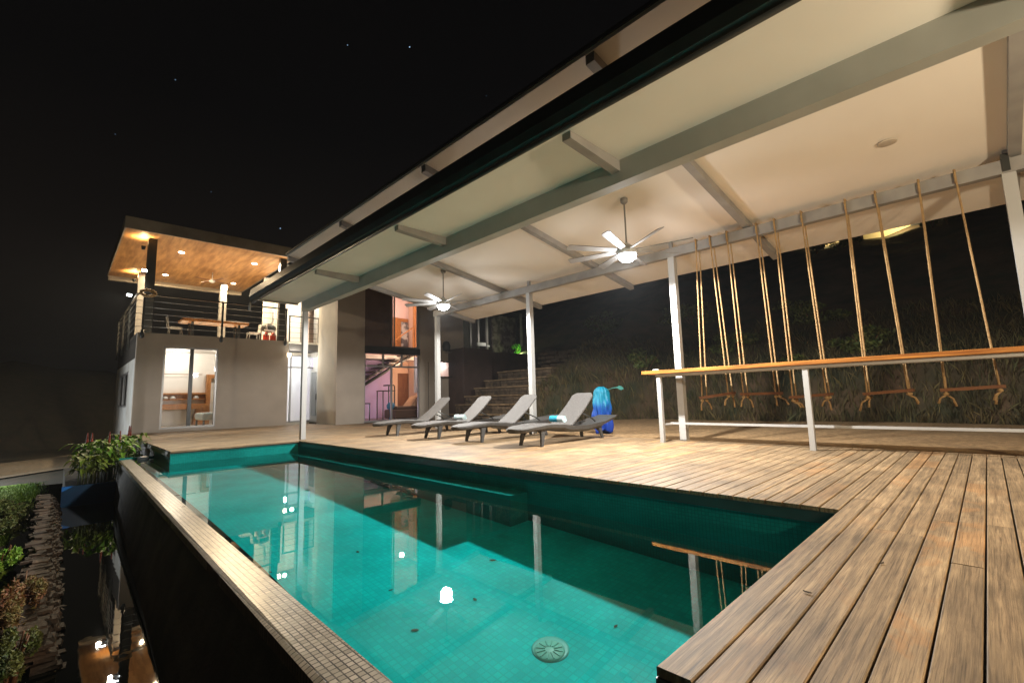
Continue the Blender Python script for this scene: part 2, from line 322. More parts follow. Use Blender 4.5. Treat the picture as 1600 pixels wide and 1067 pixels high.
def foot(y):   # where the bank begins, as x for a given y
    if y < 8: return 14.9 + .25 * math.sin(y * .9)
    if y < 12.02:
        u = min(1, (y - 8) / 3.9); return 15.1 - 2.9 * u * u * (3 - 2 * u)
    return 14.7
def hz(x, y):
    f = foot(y); d = x - f
    if d <= 0: return -.06
    z = min(d, .8) / .8 * 1.25 if d < .8 else 1.25 + (d - .8) * .50
    if x > 30: z = hz_cap + (x - 30) * .50
    return z
hz_cap = 1.25 + (30 - 15.7) * .50
g = MB(); xs = [0, .2, .45, .8, 1.2] + [1.2 + .55 * i for i in range(1, 30)] + [18 + 2.5 * i for i in range(24)]; ys = [-30 + 1.1 * i for i in range(35)] + [8.2, 8.8, 9.4, 10, 10.6, 11.2, 11.7, 12.0, 12.06] + [12.6 + 1.1 * i for i in range(5)] + [18.4, 19] + [19 + 3 * i for i in range(1, 20)]
rows = []
for y in ys:
    r = []
    for dx in xs:
        x = foot(min(y, 30)) + dx; z = hz(x, y)
        if dx > 0: z += .18 * noise.noise(Vector((x * 1.3, y * 1.3, 0))) + .45 * noise.noise(Vector((x * .35, y * .35, 3)))*min(1,dx/3)
        r.append((x, y, z))
    rows.append(r)
g.loft(rows, cap=False, closed=False, sm=True); tag(g.build('hill', HILLM), kind='structure')
def hill_z(x, y): return hz(x, y) + (.18 * noise.noise(Vector((x * 1.3, y * 1.3, 0))) + .45 * noise.noise(Vector((x * .35, y * .35, 3)))*min(1,max(0,x-foot(y))/3))
# dark rise on the left, far behind the path
g = MB(); rows = []
for i in range(40):
    x = -70 + i * 2.6; r = []
    for j in range(10):
        y = 33 + j * 2.2 + 6 * math.sin(x * .05); z = -1.3 + 5.2 * math.sin(min(1, j / 7) * math.pi / 2) + .9 * noise.noise(Vector((x * .3, y * .3, 5)))
        r.append((x, y, z))
    rows.append(r)
g.loft(rows, cap=False, closed=False, sm=True); tag(g.build('hillside', SOIL), kind='structure')

# deck of real boards running along X
rnd = random.Random(3); PITCH = .1215
g = MB(); y = .830 - 27 * PITCH
while y < 19.95:
    y1 = y + PITCH - .0085
    if y1 < .83: xa, xb = 1.40, 8.14
    elif y1 < 11.2: xa, xb = 4.0, 8.14
    elif y1 < 12.4: xa, xb = 1.6, 8.14
    elif y1 < 17.5: xa, xb = 1.6, 12.4
    else: xa, xb = 1.6, 7.57
    if y < 17.5 < y1: xa, xb = 1.6, 7.57
    x = xa; 
    while x < xb - .01:
        ln = rnd.uniform(1.7, 3.3); x2 = x + ln
        if xb - x2 < .7: x2 = xb
        c = .0035; dz = rnd.uniform(-.0012, .0012)
        prof = [(y, -.03), (y1, -.03), (y1, -c), (y1 - c, 0), (y + c, 0), (y, -c)]
        g.loft([[(x + .0012, a, b + dz) for a, b in prof], [(x2 - .0012, a, b + dz) for a, b in prof]])
        x = x2
    y += PITCH
DECKM = deck_mat()
tag(ccw(g.build('deck', DECKM)), kind='structure')
g = MB(); g.box(1.43, 8.1, -3, .80, -.9, -.055); g.box(4.03, 8.1, .80, 11.2, -.9, -.055); g.box(1.63, 12.3, 11.23, 17.45, -.95, -.055); g.box(1.63, 7.55, 17.45, 19.98, -.95, -.055)
tag(g.build('deck_base', DARK), kind='structure')
g = MB()   # rounded dark nosing under the board ends
for a, b in (((1.412, -3), (1.412, .822)), ((4.015, .83), (4.015, 11.2)), ((1.612, 11.21), (1.612, 19.98))):
    g.box(a[0] - .018, a[0] + .018, a[1], b[1], -.115, -.0325)
g.box(1.44, 4.0, .80, .829, -.115, -.0325); g.box(1.63, 4.0, 11.205, 11.229, -.085, -.0325); g.box(8.125, 8.15, -3, 12.4, -.12, -.033)
tag(g.build('deck_fascia', GUT), kind='structure')

# pool
pool = thing('swimming_pool', (2.5, 6, -1.45), 'long turquoise mosaic infinity pool running from the camera along the timber deck', 'swimming pool')
def ex(y, o): return (.77 + .0165 * y) if o else (.985 + .0165 * y)      # outer / inner line of the spill edge
FZ = -1.45
g = MB(); g.add([(ex(-3, 0) - .2, -3, FZ), (4.05, -3, FZ), (4.05, 13.3, FZ), (ex(13.3, 0) - .2, 13.3, FZ)], [(0, 1, 2, 3)]); fl = g.build('floor', POOLF, pool)
g = MB()
g.box(4.004, 4.03, .80, 11.2, FZ - .1, -.0555); g.box(1.604, 4.0, 11.204, 11.23, FZ - .1, -.0555); g.box(1.604, 1.628, 11.23, 13.24, FZ - .1, -.0555)
g.box(1.404, 1.43, -3, .80, FZ - .1, -.056); g.box(1.43, 4.004, .773, .798, FZ - .1, -.056); g.box(1.0, 1.604, 13.24, 13.3, FZ - .1, -.22)
g.hexa([(ex(-3, 0) - .05, -3, FZ - .1), (ex(-3, 0), -3, FZ - .1), (ex(13.24, 0), 13.24, FZ - .1), (ex(13.24, 0) - .05, 13.24, FZ - .1),
        (ex(-3, 0) - .05, -3, W - .004), (ex(-3, 0), -3, W - .004), (ex(13.24, 0), 13.24, W - .004), (ex(13.24, 0) - .05, 13.24, W - .004)])
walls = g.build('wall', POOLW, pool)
g = MB()   # infinity edge capping with a slight outward fall
A = []
for yy in (-3, 13.32):
    A.append([(ex(yy, 1) + .0, yy, W - .075), (ex(yy, 1), yy, W - .012), (ex(yy, 1) + .03, yy, W + .000), (ex(yy, 0) - .004, yy, W + .003), (ex(yy, 0) - .004, yy, W - .075)])
g.loft(A); ccw(g.build('spill_edge', EDGE, pool))
g = MB()
def wb(yy): return .45 + .037 * yy if yy > 2 else .524 + (yy - 2) * .03
g.loft([[(ex(yy, 1) + .012, yy, W - .075), (ex(yy, 0) - .06, yy, W - .075), (ex(yy, 0) - .06, yy, -1.6), (wb(yy) - .04, yy, -1.6), (wb(yy), yy, BW - .1)] for yy in (-3, 2, 7, 13.3)])
ccw(g.build('outer_wall', OUTW, pool))
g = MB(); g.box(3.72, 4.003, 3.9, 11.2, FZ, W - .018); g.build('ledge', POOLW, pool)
DRN = mat('drain_plastic', (.20, .72, .60), .4); DRG = mat('drain_grille', (.13, .60, .50), .5)
g = MB(); c = (2.40, 2.18, FZ)
g.lathe(c, [(.10, 0), (.10, .012), (.09, .02), (.0, .024)], 28); dr = g.build('drain_cover', DRN, pool)
g = MB()
for k in range(12):
    a = k * math.pi / 6; g.bar((c[0] + .03 * math.cos(a), c[1] + .03 * math.sin(a), c[2] + .027), (c[0] + .088 * math.cos(a), c[1] + .088 * math.sin(a), c[2] + .023), .008, .008)
sub(g, 'grille', DRG, dr, pool)
g = MB(); g.lathe((c[0] + .02, c[1] + .01, FZ), [(.125, 0), (.125, .006), (.11, .008)], 28, cap=True); g.build('drain_frame', mat('pale_ring', (.10, .62, .55), .4), pool)

g = MB(); X0 = 0
g.add([(ex(-3, 0) - .006, -3, W), (1.404, -3, W), (1.404, .773, W), (4.004, .773, W), (4.004, 11.204, W), (1.604, 11.204, W), (1.604, 13.24, W), (ex(13.24, 0) - .006, 13.24, W)], [(0, 1, 2, 3, 4, 5, 6, 7)], True)
pw = g.build('water', water_mat()); tag(pw, kind='structure')
try:
    pw.cycles.is_caustics_caster = True
    for o in list(pool.children_recursive): o.cycles.is_caustics_receiver = True
except Exception as ex_: print('caustics flags', ex_)
BASM = mat('basin_water_surface', (.010, .014, .010), .015, spec=1.0)
t = BASM.node_tree; b = t.nodes['Principled BSDF']; b.inputs['IOR'].default_value = 1.38
nz = t.nodes.new('ShaderNodeTexNoise'); nz.inputs['Scale'].default_value = 5; bp = t.nodes.new('ShaderNodeBump'); bp.inputs['Strength'].default_value = .05; bp.inputs['Distance'].default_value = .01
co = t.nodes.new('ShaderNodeTexCoord'); t.links.new(co.outputs['Object'], nz.inputs[0]); t.links.new(nz.outputs[0], bp.inputs['Height']); t.links.new(bp.outputs[0], b.inputs['Normal'])
g = MB(); g.add([(-.4, -6, BW), (1.3, -6, BW), (1.3, 12.92, BW), (-.4, 12.92, BW)], [(0, 1, 2, 3)]); tag(g.build('basin_water', BASM), kind='structure')

# ================================================================ HOUSE
house = thing('house', (1.75, 20, 0), 'two storey grey modern house with lit windows and roof terrace beyond the pool', 'house')
H = house
DK = mat('slab_dark', (.06, .055, .05), .6)
g = MB(); wall_y(g, 1.75, 6.65, -1.2, 3.42, 20.0, 20.22, [(2.5, 4.15, .1, 2.98)])
g.box(6.47, 6.65, 20.22, 26.9, -1.2, 3.42); g.build('front_wall', PLAS, H)
SIDE = mat('pale_side_wall', (.72, .73, .70), .8, c2=(.54, .52, .47), scale=1)
g = MB(); wall_x(g, 20.22, 27.0, -1.2, 2.55, 1.75, 1.93, [(22.0, 25.2, .9, 2.2)]); g.build('side_wall', SIDE, H)
g = MB(); g.box(1.75, 1.93, 20.22, 27.0, 2.55, 3.42); g.build('side_fascia', DK, H)
g = MB(); g.box(1.93, 6.47, 26.8, 27.0, -1.2, 3.42); g.build('rear_wall', PLAS, H)
g = MB(); g.box(1.932, 6.468, 20.222, 26.8, 3.1, 3.40); g.build('terrace_slab', INT, H)
g = MB(); g.box(1.932, 6.468, 20.222, 26.8, -.1, .09); g.build('room_floor', mat('pale_floor', (.55, .48, .38), .4), H)
# side awning window
g = MB()
for a in ((22.0, 22.08), (25.12, 25.2), (23.56, 23.64)): g.box(1.73, 1.82, a[0], a[1], .9, 2.2)
g.box(1.73, 1.82, 22.08, 25.12, .9, .97); g.box(1.73, 1.82, 22.08, 25.12, 2.13, 2.2); sw = g.build('window', mat('window_alu', (.35, .34, .33), .35, .3), H); g = MB(); g.box(1.77, 1.776, 22.08, 25.12, .97, 2.13); sub(g, 'pane', GLASS, sw, H)
ALU = MATS['window_alu']
# big sliding window with a dark centre mullion
g = MB(); g.box(2.5, 2.56, 20.03, 20.12, .1, 2.98); g.box(4.09, 4.15, 20.03, 20.12, .1, 2.98); g.box(2.56, 4.09, 20.03, 20.12, .1, .17); g.box(2.56, 4.09, 20.03, 20.12, 2.92, 2.98)
wn = g.build('sliding_window', ALU, H); g = MB(); g.box(3.28, 3.39, 20.0, 20.1, .17, 2.92); sub(g, 'mullion', DARK, wn, H); g = MB(); g.box(2.56, 4.09, 20.07, 20.076, .17, 2.92); sub(g, 'pane', GLASS, wn, H)
# room back wall (y 23.4)
g = MB(); g.box(1.93, 6.47, 23.45, 23.55, .09, 3.1); g.build('room_partition', INT, H)
# terrace roof
RZ = 7.0
g = MB(); g.box(1.25, 6.75, 20.0, 28.1, RZ, RZ + .02); cl = g.build('terrace_ceiling', WOODC, H)
g = MB(); fas = mat('roof_fascia', (.36, .31, .26), .7, c2=(.28, .24, .20), scale=2)
g.box(1.21, 6.79, 19.95, 28.15, RZ + .021, RZ + .40); g.box(1.21, 1.249, 19.95, 28.15, RZ - .02, RZ + .021); g.box(6.751, 6.79, 19.95, 28.15, RZ - .02, RZ + .021); g.box(1.249, 6.751, 19.95, 19.999, RZ - .02, RZ + .021); g.box(1.249, 6.751, 28.101, 28.15, RZ - .02, RZ + .021)
g.build('terrace_roof', fas, H)
g = MB(); g.box(1.25, 6.75, 27.9, 28.1, RZ - .2, RZ - .003); g.build('roof_beam', CREAM, H)
for (px, py, w_) in ((2.08, 20.9, .13), (2.33, 26.6, .12), (6.48, 20.5, .12), (5.6, 26.6, .14)):
    g = MB(); g.box(px - w_, px + w_, py - w_, py + w_, 3.402, RZ - .003); g.build('roof_post', STEEL if py > 25 else DARK, H)
# downlights in the terrace roof
for (px, py) in ((3.12, 22.0), (5.75, 21.9), (3.17, 26.3), (5.95, 26.2)):
    g = MB(); g.lathe((px, py, RZ - .012), [(.10, 0), (.10, .011)], 20); dl = g.build('downlight', WLAMP, H)
    lamp('terrace_light', 'SPOT', (px, py, RZ - .05), 700, (1, .76, .46), .05, (0, 0, 0), 178, .2)
# uplighters strapped on the posts and a white flood lamp on each
for (px, py, pz, lx) in ((1.92, 20.85, RZ - .35, -.1), (2.17, 26.55, RZ - .35, -.1)):
    g = MB(); g.lathe((px + lx, py, pz - .1), [(.05, 0), (.07, .12), (.07, .13)], 14); g.build('uplighter', DARK, H)
    lamp('uplight', 'SPOT', (px + lx, py, pz + .05), 130, (1, .66, .30), .04, (math.pi, 0, 0), 150, .9)
for (px, py, pz) in ((1.90, 20.75, 5.73), (1.62, 22.0, 5.02)):
    g = MB(); g.box(px - .10, px + .06, py - .08, py + .08, pz - .04, pz + .06); fl_ = g.build('flood_lamp', DARK, H); g = MB(); g.box(px - .09, px + .05, py - .091, py - .081, pz - .03, pz + .05); sub(g, 'lens', LAMPM, fl_, H)
    lamp('flood', 'SPOT', (px - .16, py - .05, pz - .03), 260, (1, .90, .72), .06, (0, R(40), R(15)), 160, .7)
# railing: dark posts outside the slab with taut cables
rail = thing('terrace_railing', (1.75, 20, 3.42), 'black post and cable railing around the roof terrace above the grey room', 'railing')
for x in (1.87, 4.22, 6.50):
    g = MB(); g.box(x - .03, x + .03, 19.93, 19.985, 3.30, 4.72); g.lathe((x, 19.957, 3.22), [(.028, 0), (.062, .05), (.062, .16), (.036, .30)], 12); g.build('post', DARK, rail)
for y_ in (22.3, 24.6, 26.9):
    g = MB(); g.box(1.66, 1.72, y_ - .03, y_ + .03, 3.0, 4.72); g.build('post', DARK, rail)
g = MB(); g.box(1.66, 6.55, 19.925, 19.985, 4.721, 4.765); g.box(1.66, 1.72, 19.99, 27.0, 4.721, 4.765); g.build('handrail', DARK, rail)
for k in range(5):
    z = 3.62 + k * .225; g = MB(); g.tube([(1.69, 19.955, z), (6.5, 19.955, z)], .009, 6); g.tube([(1.69, 19.955, z), (1.69, 26.9, z)], .009, 6); g.build('cable', STEEL, rail)
# coiled pale rope on the corner of the railing
g = MB(); P = []
for k in range(60):
    a = k * .55; P.append((1.95 + .18 * math.cos(a) + .05 * math.sin(k * 1.7), 19.86 + .03 * math.sin(a * 1.3), 4.78 + .12 * math.sin(a) + .03 * math.cos(k * 2.1)))
g.tube(P, .025, 6); tag(g.build('coiled_rope', ROPE), 'pale rope coiled on the left front corner of the terrace railing', 'rope')
# recess between room and tower
g = MB(); wall_y(g, 6.65, 10.2, -.5, 7.0, 21.2, 21.4, [(6.78, 8.25, .05, 2.98), (6.78, 8.75, 3.5, 5.6)]); g.build('recess_wall', CREAM, H)
g = MB(); g.box(6.652, 8.74, 20.2, 21.198, 3.08, 3.36); g.build('balcony_slab', DK, H)
g = MB(); g.box(6.652, 8.74, 20.15, 21.198, 3.361, 3.44); g.build('balcony_edge', CREAM, H)
g = MB()
for x in (6.72, 7.32, 7.92, 8.52): g.box(x - .022, x + .022, 20.16, 20.205, 3.441, 4.5)
g.box(6.69, 8.62, 20.15, 20.215, 4.501, 4.545)
for k in range(4): g.box(6.7, 8.6, 20.176, 20.19, 3.6 + k * .22, 3.61 + k * .22)
g.build('balcony_railing', DARK, H)
WP = mat('white_curtain', (.75, .74, .70), .8, c2=(.66, .65, .61), scale=6, stretch=(6, 1, .3))
# lower glazed doors
g = MB()
for x in (6.78, 7.15, 8.19): g.box(x, x + .06, 21.22, 21.30, .05, 2.98)
g.box(6.84, 8.19, 21.22, 21.30, 2.40, 2.47); g.box(6.84, 8.19, 21.22, 21.30, 2.92, 2.98); g.box(6.84, 8.19, 21.22, 21.30, .05, .11)
gd = g.build('glazed_door', ALU, H); g = MB(); g.box(6.84, 8.19, 21.25, 21.256, .11, 2.92); sub(g, 'pane', GLASS, gd, H)
WD = mat('white_door', (.62, .63, .62), .4)
g = MB(); g.box(7.99, 8.05, 20.3, 21.15, .04, 2.35); dd = g.build('open_door', WD, H); g = MB(); g.box(7.975, 7.989, 20.45, 21.0, .3, 2.2); sub(g, 'door_glass', mat('grey_glass', (.25, .27, .28), .1), dd, H); g = MB(); g.box(7.94, 7.97, 20.36, 20.4, 1.0, 1.25); sub(g, 'handle', DARK, dd, H)
g = MB()
for x in (6.78, 7.55, 8.68): g.box(x, x + .06, 21.22, 21.3, 3.5, 5.54)
g.box(6.78, 8.74, 21.22, 21.3, 5.541, 5.6)
gd = g.build('upper_window', ALU, H); g = MB(); g.box(6.84, 8.68, 21.25, 21.256, 3.5, 5.6); sub(g, 'pane', GLASS, gd, H)
g = MB(); rr_ = []
for k in range(41):
    x = 6.9 + .8 * k / 40; rr_.append([(x, 22.9 + .035 * math.sin(k * 1.5), 3.5), (x, 22.9 + .035 * math.sin(k * 1.5), 5.7)])
g.loft(rr_, cap=False, closed=False, sm=True); g.build('curtain', WP, H)
g = MB(); g.box(8.25, 8.75, 21.8, 21.83, 3.45, 3.75); g.build('teal_panel', mat('teal_paint', (.02, .35, .30), .5), H)
# rooms behind the recess
g = MB(); g.box(6.65, 10.2, 23.6, 23.7, -.1, 3.3); g.box(6.652, 6.75, 21.4, 23.6, .0, 3.3); g.box(10.1, 10.2, 21.4, 23.6, .0, 3.3); g.box(6.65, 10.2, 21.4, 23.7, 3.301, 3.45); g.box(6.65, 10.2, 23.6, 23.7, 3.46, 6.9); g.box(6.65, 10.2, 21.4, 23.6, -.15, .0); g.build('inner_wall', INT, H)
# tower: left face (x=7.6), front face (y=17.5)
HT = 6.6
g = MB(); g.box(7.6, 7.8, 17.702, 19.35, -.9, HT); g.build('tower_side_wall', CREAM, H)
g = MB(); g.box(7.6, 8.75, 17.5, 17.70, -.9, HT); g.build('tower_front_wall', PLAS, H)
g = MB(); g.box(7.8, 8.1, 19.2, 19.35, -.9, HT); g.build('tower_rear_wall', INT, H); g = MB(); g.box(8.1, 8.2, 17.75, 21.19, -.1, HT); g.build('hall_end_wall', INT, H)
g = MB(); g.box(8.75, 9.97, 17.56, 17.70, 3.12, HT); g.build('brown_panel', BROWN, H)
g = MB(); g.box(8.751, 11.349, 17.44, 17.72, 2.82, 3.10); g.build('storey_beam', DARK, H)
g = MB(); wall_y(g, 11.35, 13.85, -.9, HT, 17.5, 17.7, [(12.25, 13.42, 1.86, 2.58)]); g.build('right_wall', PLAS, H)
g = MB(); g.box(11.8, 11.815, 17.488, 17.499, .0, 2.55); g.build('wall_seam', DARK, H)
g = MB(); g.box(13.65, 13.85, 17.702, 25, -.9, HT); g.build('end_wall', PLAS, H)
g = MB(); g.box(7.4, 14.0, 17.3, 26, HT + .001, HT + .2); g.build('main_roof', fas, H)
# upper window
g = MB(); g.box(9.971, 10.05, 17.55, 17.63, 3.12, HT); g.box(10.12, 10.16, 17.55, 17.63, 3.12, HT); g.box(11.27, 11.349, 17.55, 17.63, 3.12, HT); g.box(10.05, 11.27, 17.55, 17.63, 3.101, 3.17)
uw = g.build('stair_window', ALU, H); g = MB(); g.box(10.05, 11.27, 17.585, 17.591, 3.17, HT); sub(g, 'pane', GLASS, uw, H)
# lower window: transoms and sliding door
g = MB()
for x in (8.751, 9.58, 10.46, 11.29): g.box(x, x + .058, 17.53, 17.62, 2.33, 2.819)
g.box(8.81, 11.29, 17.53, 17.62, 2.26, 2.33); g.box(8.751, 8.80, 17.53, 17.62, .02, 2.26); g.box(9.97, 10.03, 17.53, 17.62, .08, 2.26); g.box(11.3, 11.348, 17.53, 17.62, .02, 2.26); g.box(8.80, 11.3, 17.53, 17.62, .02, .08)
lw = g.build('hall_window', ALU, H); g = MB(); g.box(8.80, 11.3, 17.57, 17.576, .08, 2.8); sub(g, 'pane', GLASS, lw, H)
# hall interior
g = MB(); g.box(8.0, 13.6, 17.75, 21.6, -.12, 0.02); g.build('hall_floor', mat('hall_floor', (.10, .07, .05), .3), H)
PINK = mat('warm_wall', (.74, .50, .36), .8); LILAC = mat('lilac_wall', (.56, .42, .72), .8)
g = MB(); g.box(8.2, 12.22, 21.5, 21.6, .02, 2.9); g.build('lilac_wall', LILAC, H)
g = MB(); wall_y(g, 12.22, 14.0, .02, 2.9, 21.5, 21.6, [(12.6, 13.32, .02, 2.28)]); g.build('warm_wall', PINK, H)
g = MB(); g.box(12.6, 13.32, 21.52, 21.58, .02, 2.28); g.build('inner_door', DOORW, H)
g = MB(); g.box(8.0, 14.0, 21.5, 21.6, 3.1, HT); g.build('upper_inner_wall', mat('pink_wall', (.80, .62, .56), .8), H)
g = MB(); g.box(8.0, 13.6, 20.6, 21.49, 2.91, 3.1); g.build('landing', INT, H)
g = MB(); g.box(13.2, 13.3, 17.72, 21.4, .02, HT); g.build('hall_side_wall', PINK, H)
# picture wall piece and timber column upstairs
g = MB(); g.box(12.2, 13.2, 21.42, 21.49, 3.6, 5.2); g.build('timber_panel', WOOD, H)
g = MB(); g.box(12.75, 13.15, 21.36, 21.415, 3.7, 5.0); g.build('wall_picture', mat('grey_art', (.12, .11, .11), .6, c2=(.5, .48, .45), scale=4, lo=.45, hi=.55), H)
g = MB(); g.box(12.9, 13.15, 20.3, 20.5, 3.11, 6.3); g.build('timber_column', WOOD, H)
# dark stair flight
g = MB(); st = Vector((8.6, 20.3, .75)); en = Vector((13.1, 20.3, 3.35))
g.bar(st, en, .08, .34, (0, 1, 0)); g.bar(st + Vector((0, .9, 0)), en + Vector((0, .9, 0)), .08, .34, (0, 1, 0))
stair = g.build('stair', DARK, H)
g = MB()
for k in range(13):
    p = st.lerp(en, (k + .5) / 13); g.box(p.x - .2, p.x + .17, 20.2, 21.3, p.z + .20, p.z + .25)
sub(g, 'tread', DARK, stair, H)
g = MB(); g.bar((11.6, 20.25, 3.75), (12.75, 20.25, 4.55), .05, .05); g.bar((12.75, 20.25, 4.55), (12.75, 20.25, 3.1), .04, .04, (1, 0, 0)); g.build('stair_handrail', WOOD, H)
# small awning window with blue glow
g = MB(); fr = [(12.25, 2.58), (13.42, 2.58), (13.42, 1.86), (12.25, 1.86)]
for i in range(4):
    a = fr[i]; b_ = fr[(i + 1) % 4]; g.bar((a[0], 17.48 - (.0 if a[1] > 2 else .25), a[1]), (b_[0], 17.48 - (.0 if b_[1] > 2 else .25), b_[1]), .05, .05, (0, 1, .01))
aw = g.build('awning_window', DARK, H)
g = MB(); g.add([(12.27, 17.49, 2.56), (13.40, 17.49, 2.56), (13.40, 17.245, 1.88), (12.27, 17.245, 1.88)], [(0, 1, 2, 3)]); sub(g, 'pane', GLASS, aw, H)
g = MB(); g.box(12.0, 13.6, 18.9, 19.0, 1.2, 2.9); g.build('store_wall', INT, H)
g = MB(); g.lathe((12.95, 17.42, 3.0), [(.25, 0), (.25, .02)], 16); g.box(12.93, 12.97, 17.42, 17.5, 3.0, 3.02); g.build('wall_plate', STEEL, H)
g = MB(); g.lathe((12.75, 17.40, 3.05), [(.0, 0), (.16, .06), (.20, .25), (.14, .45), (.0, .5)], 16); g.build('wall_vent', DARK, H)

# interior lamps
def ceil_lamp(x, y, z, e, col, lab, s=.12):
    t = thing('ceiling_lamp', (x, y, z), lab, 'ceiling lamp')
    g = MB(); g.lathe((x, y, z - .04), [(s, 0), (s + .02, .015), (s + .02, .038)], 20); g.build('rim', WD, t); g = MB(); g.lathe((x, y, z - .055), [(s * .6, 0), (s * .95, .014)], 20); g.build('diffuser', WLAMP, t)
    lamp('lamp_in_room', 'POINT', (x, y, z - .14), e, col, .06)
ceil_lamp(3.25, 22.4, 3.1, 50, (1, .90, .76), 'round ceiling lamp nearest the window in the bedroom, left pane')
ceil_lamp(4.85, 21.9, 3.1, 50, (1, .90, .76), 'round ceiling lamp in the bedroom, seen through the right pane')
ceil_lamp(3.3, 22.95, 3.1, 10, (1, .90, .76), 'round ceiling lamp close to the bedroom back wall')
lamp('room_side', 'POINT', (3.6, 25.3, 2.6), 140, (.86, .95, 1), .1)
lamp('recess_lower', 'POINT', (7.5, 22.5, 2.9), 130, (.88, .95, 1), .1)
lamp('recess_upper', 'POINT', (8.0, 21.9, 5.3), 120, (1, .95, .82), .1)
lamp('recess_fill', 'POINT', (6.95, 20.0, 2.85), 75, (1, .95, .85), .06); lamp('recess_fill', 'POINT', (6.95, 20.6, 5.5), 90, (1, .93, .8), .06)  # outdoor fill lights added to brighten the cream tower wall
for (x, y, z) in ((6.68, 20.02, 2.85), (6.9, 21.1, 5.65)):
    g = MB(); g.box(x - .05, x + .05, y - .05, y + .05, z - .07, z + .07); g.build('added_wall_lamp', WLAMP, H)  # small glowing boxes made up to go with the added fill lights
lamp('hall_low', 'POINT', (12.3, 19.2, 2.7), 130, (1, .68, .44), .1)
lamp('hall_lilac', 'POINT', (9.3, 20.9, .6), 40, (.80, .66, 1), .1)
lamp('hall_up', 'POINT', (11.6, 19.4, 5.6), 190, (1, .72, .62), .1)
lamp('store', 'POINT', (12.9, 18.3, 2.5), 26, (.7, .8, 1), .05)

# bedroom furniture
cb = thing('vanity_counter', (2.94, 23.3, .63), 'orange timber vanity counter with shelf along the bedroom back wall', 'counter')
g = MB(); g.box(2.2, 4.5, 22.95, 23.44, .75, .97); g.build('counter', WOOD, cb)
g = MB(); g.box(2.2, 4.44, 23.2, 23.44, 1.36, 1.42); g.box(2.2, 4.44, 23.40, 23.44, 1.18, 1.359); g.box(2.2, 4.44, 23.2, 23.399, 1.14, 1.179); g.build('shelf', WOOD, cb)
g = MB(); g.hexa([(4.0, 23.0, .1), (4.45, 23.0, .1), (4.45, 23.4, .1), (4.0, 23.4, .1), (4.1, 23.0, .749), (4.5, 23.0, .749), (4.5, 23.4, .749), (4.1, 23.4, .749)]); g.build('end_panel', WOOD, cb)
for x in (3.05, 3.3, 4.1):
    g = MB(); g.lathe((x, 23.28, 1.18), [(.09, 0), (.11, .03), (.06, .10), (.02, .12)], 12); tag(g.build('folded_cloth', WD), {3.05: 'white folded cloth at the left of the vanity shelf', 3.3: 'white folded cloth beside the first one on the vanity shelf', 4.1: 'white folded cloth at the right of the vanity shelf'}[x], 'cloth')
mf = thing('timber_mirror_frame', (4.5, 23.3, .1), 'tall orange timber framed doorway at the right of the bedroom window', 'door frame')
g = MB(); g.box(4.45, 4.60, 23.2, 23.44, .1, 2.19); g.build('upright', WOOD, mf); g = MB(); g.box(4.601, 5.6, 23.2, 23.44, 2.03, 2.19); g.build('lintel', WOOD, mf)
g = MB(); g.box(2.2, 4.28, 23.3, 23.32, 2.18, 2.205); tag(g.build('curtain_rod', SEATW), 'thin dark rod along the bedroom back wall', 'rod')
ot = thing('bed', (4.1, 21.3, .09), 'low bed with white and blue cover behind the right window pane', 'bed')
g = MB(); g.bbox(3.92, 5.6, 20.9, 22.3, .32, .60, .05); g.build('mattress', mat('pale_blue_cover', (.50, .62, .66), .8, c2=(.65, .68, .66), scale=8), ot)
for x, y in ((3.98, 20.96), (3.98, 22.24), (5.54, 20.96), (5.54, 22.24)):
    g = MB(); g.box(x - .03, x + .03, y - .03, y + .03, .09, .319); g.build('leg', DARK, ot)
# hall furniture
so = thing('sofa', (11.9, 19.0, .02), 'brown fabric daybed sofa with tan cushion behind the right hall window', 'sofa')
SB = mat('brown_fabric', (.10, .055, .035), .9); ST = mat('tan_fabric', (.42, .25, .14), .9)
g = MB(); g.bbox(10.8, 12.9, 18.6, 19.6, .06, .46, .04); g.build('base', SB, so); g = MB(); g.bbox(10.9, 12.8, 18.65, 19.5, .47, .60, .04); g.build('seat_cushion', SB, so)
g = MB(); g.hexa([(11.65, 18.7, .60), (12.6, 18.7, .60), (12.6, 19.4, .60), (11.65, 19.4, .60), (12.05, 18.75, 1.05), (12.75, 18.75, 1.10), (12.75, 19.4, 1.10), (12.05, 19.4, 1.05)]); g.build('pillow', ST, so)
dk = thing('desk', (10.6, 20.2, .02), 'dark desk with shelf against the lilac wall under the stair', 'desk')
g = MB(); g.box(10.55, 11.2, 19.3, 19.9, 1.30, 1.34); g.box(10.9, 11.2, 19.4, 19.9, 1.55, 1.60); g.build('top', DARK, dk)
for x, y in ((10.58, 19.33), (11.17, 19.33), (10.58, 19.87), (11.17, 19.87)):
    g = MB(); g.box(x - .02, x + .02, y - .02, y + .02, .02, 1.299 if x < 11 else 1.549); g.build('leg', DARK, dk)
g = MB(); g.lathe((10.85, 19.1, .45), [(.02, 0), (.18, .05), (.2, .2), (.12, .32), (.02, .34)], 12); g.box(10.8, 10.9, 19.05, 19.15, .02, .45); tag(g.build('blue_bag', mat('blue_bag', (.01, .16, .30), .6)), 'blue bag in front of the desk in the lilac hall', 'bag')
tb = thing('side_table', (9.6, 19.6, .02), 'small dark side table at the left of the lilac hall', 'side table')
g = MB(); g.box(9.2, 9.95, 19.3, 19.9, .74, .79); g.build('top', DARK, tb)
for x, y in ((9.23, 19.33), (9.92, 19.33), (9.23, 19.87), (9.92, 19.87)):
    g = MB(); g.box(x - .02, x + .02, y - .02, y + .02, .02, .739); g.build('leg', DARK, tb)

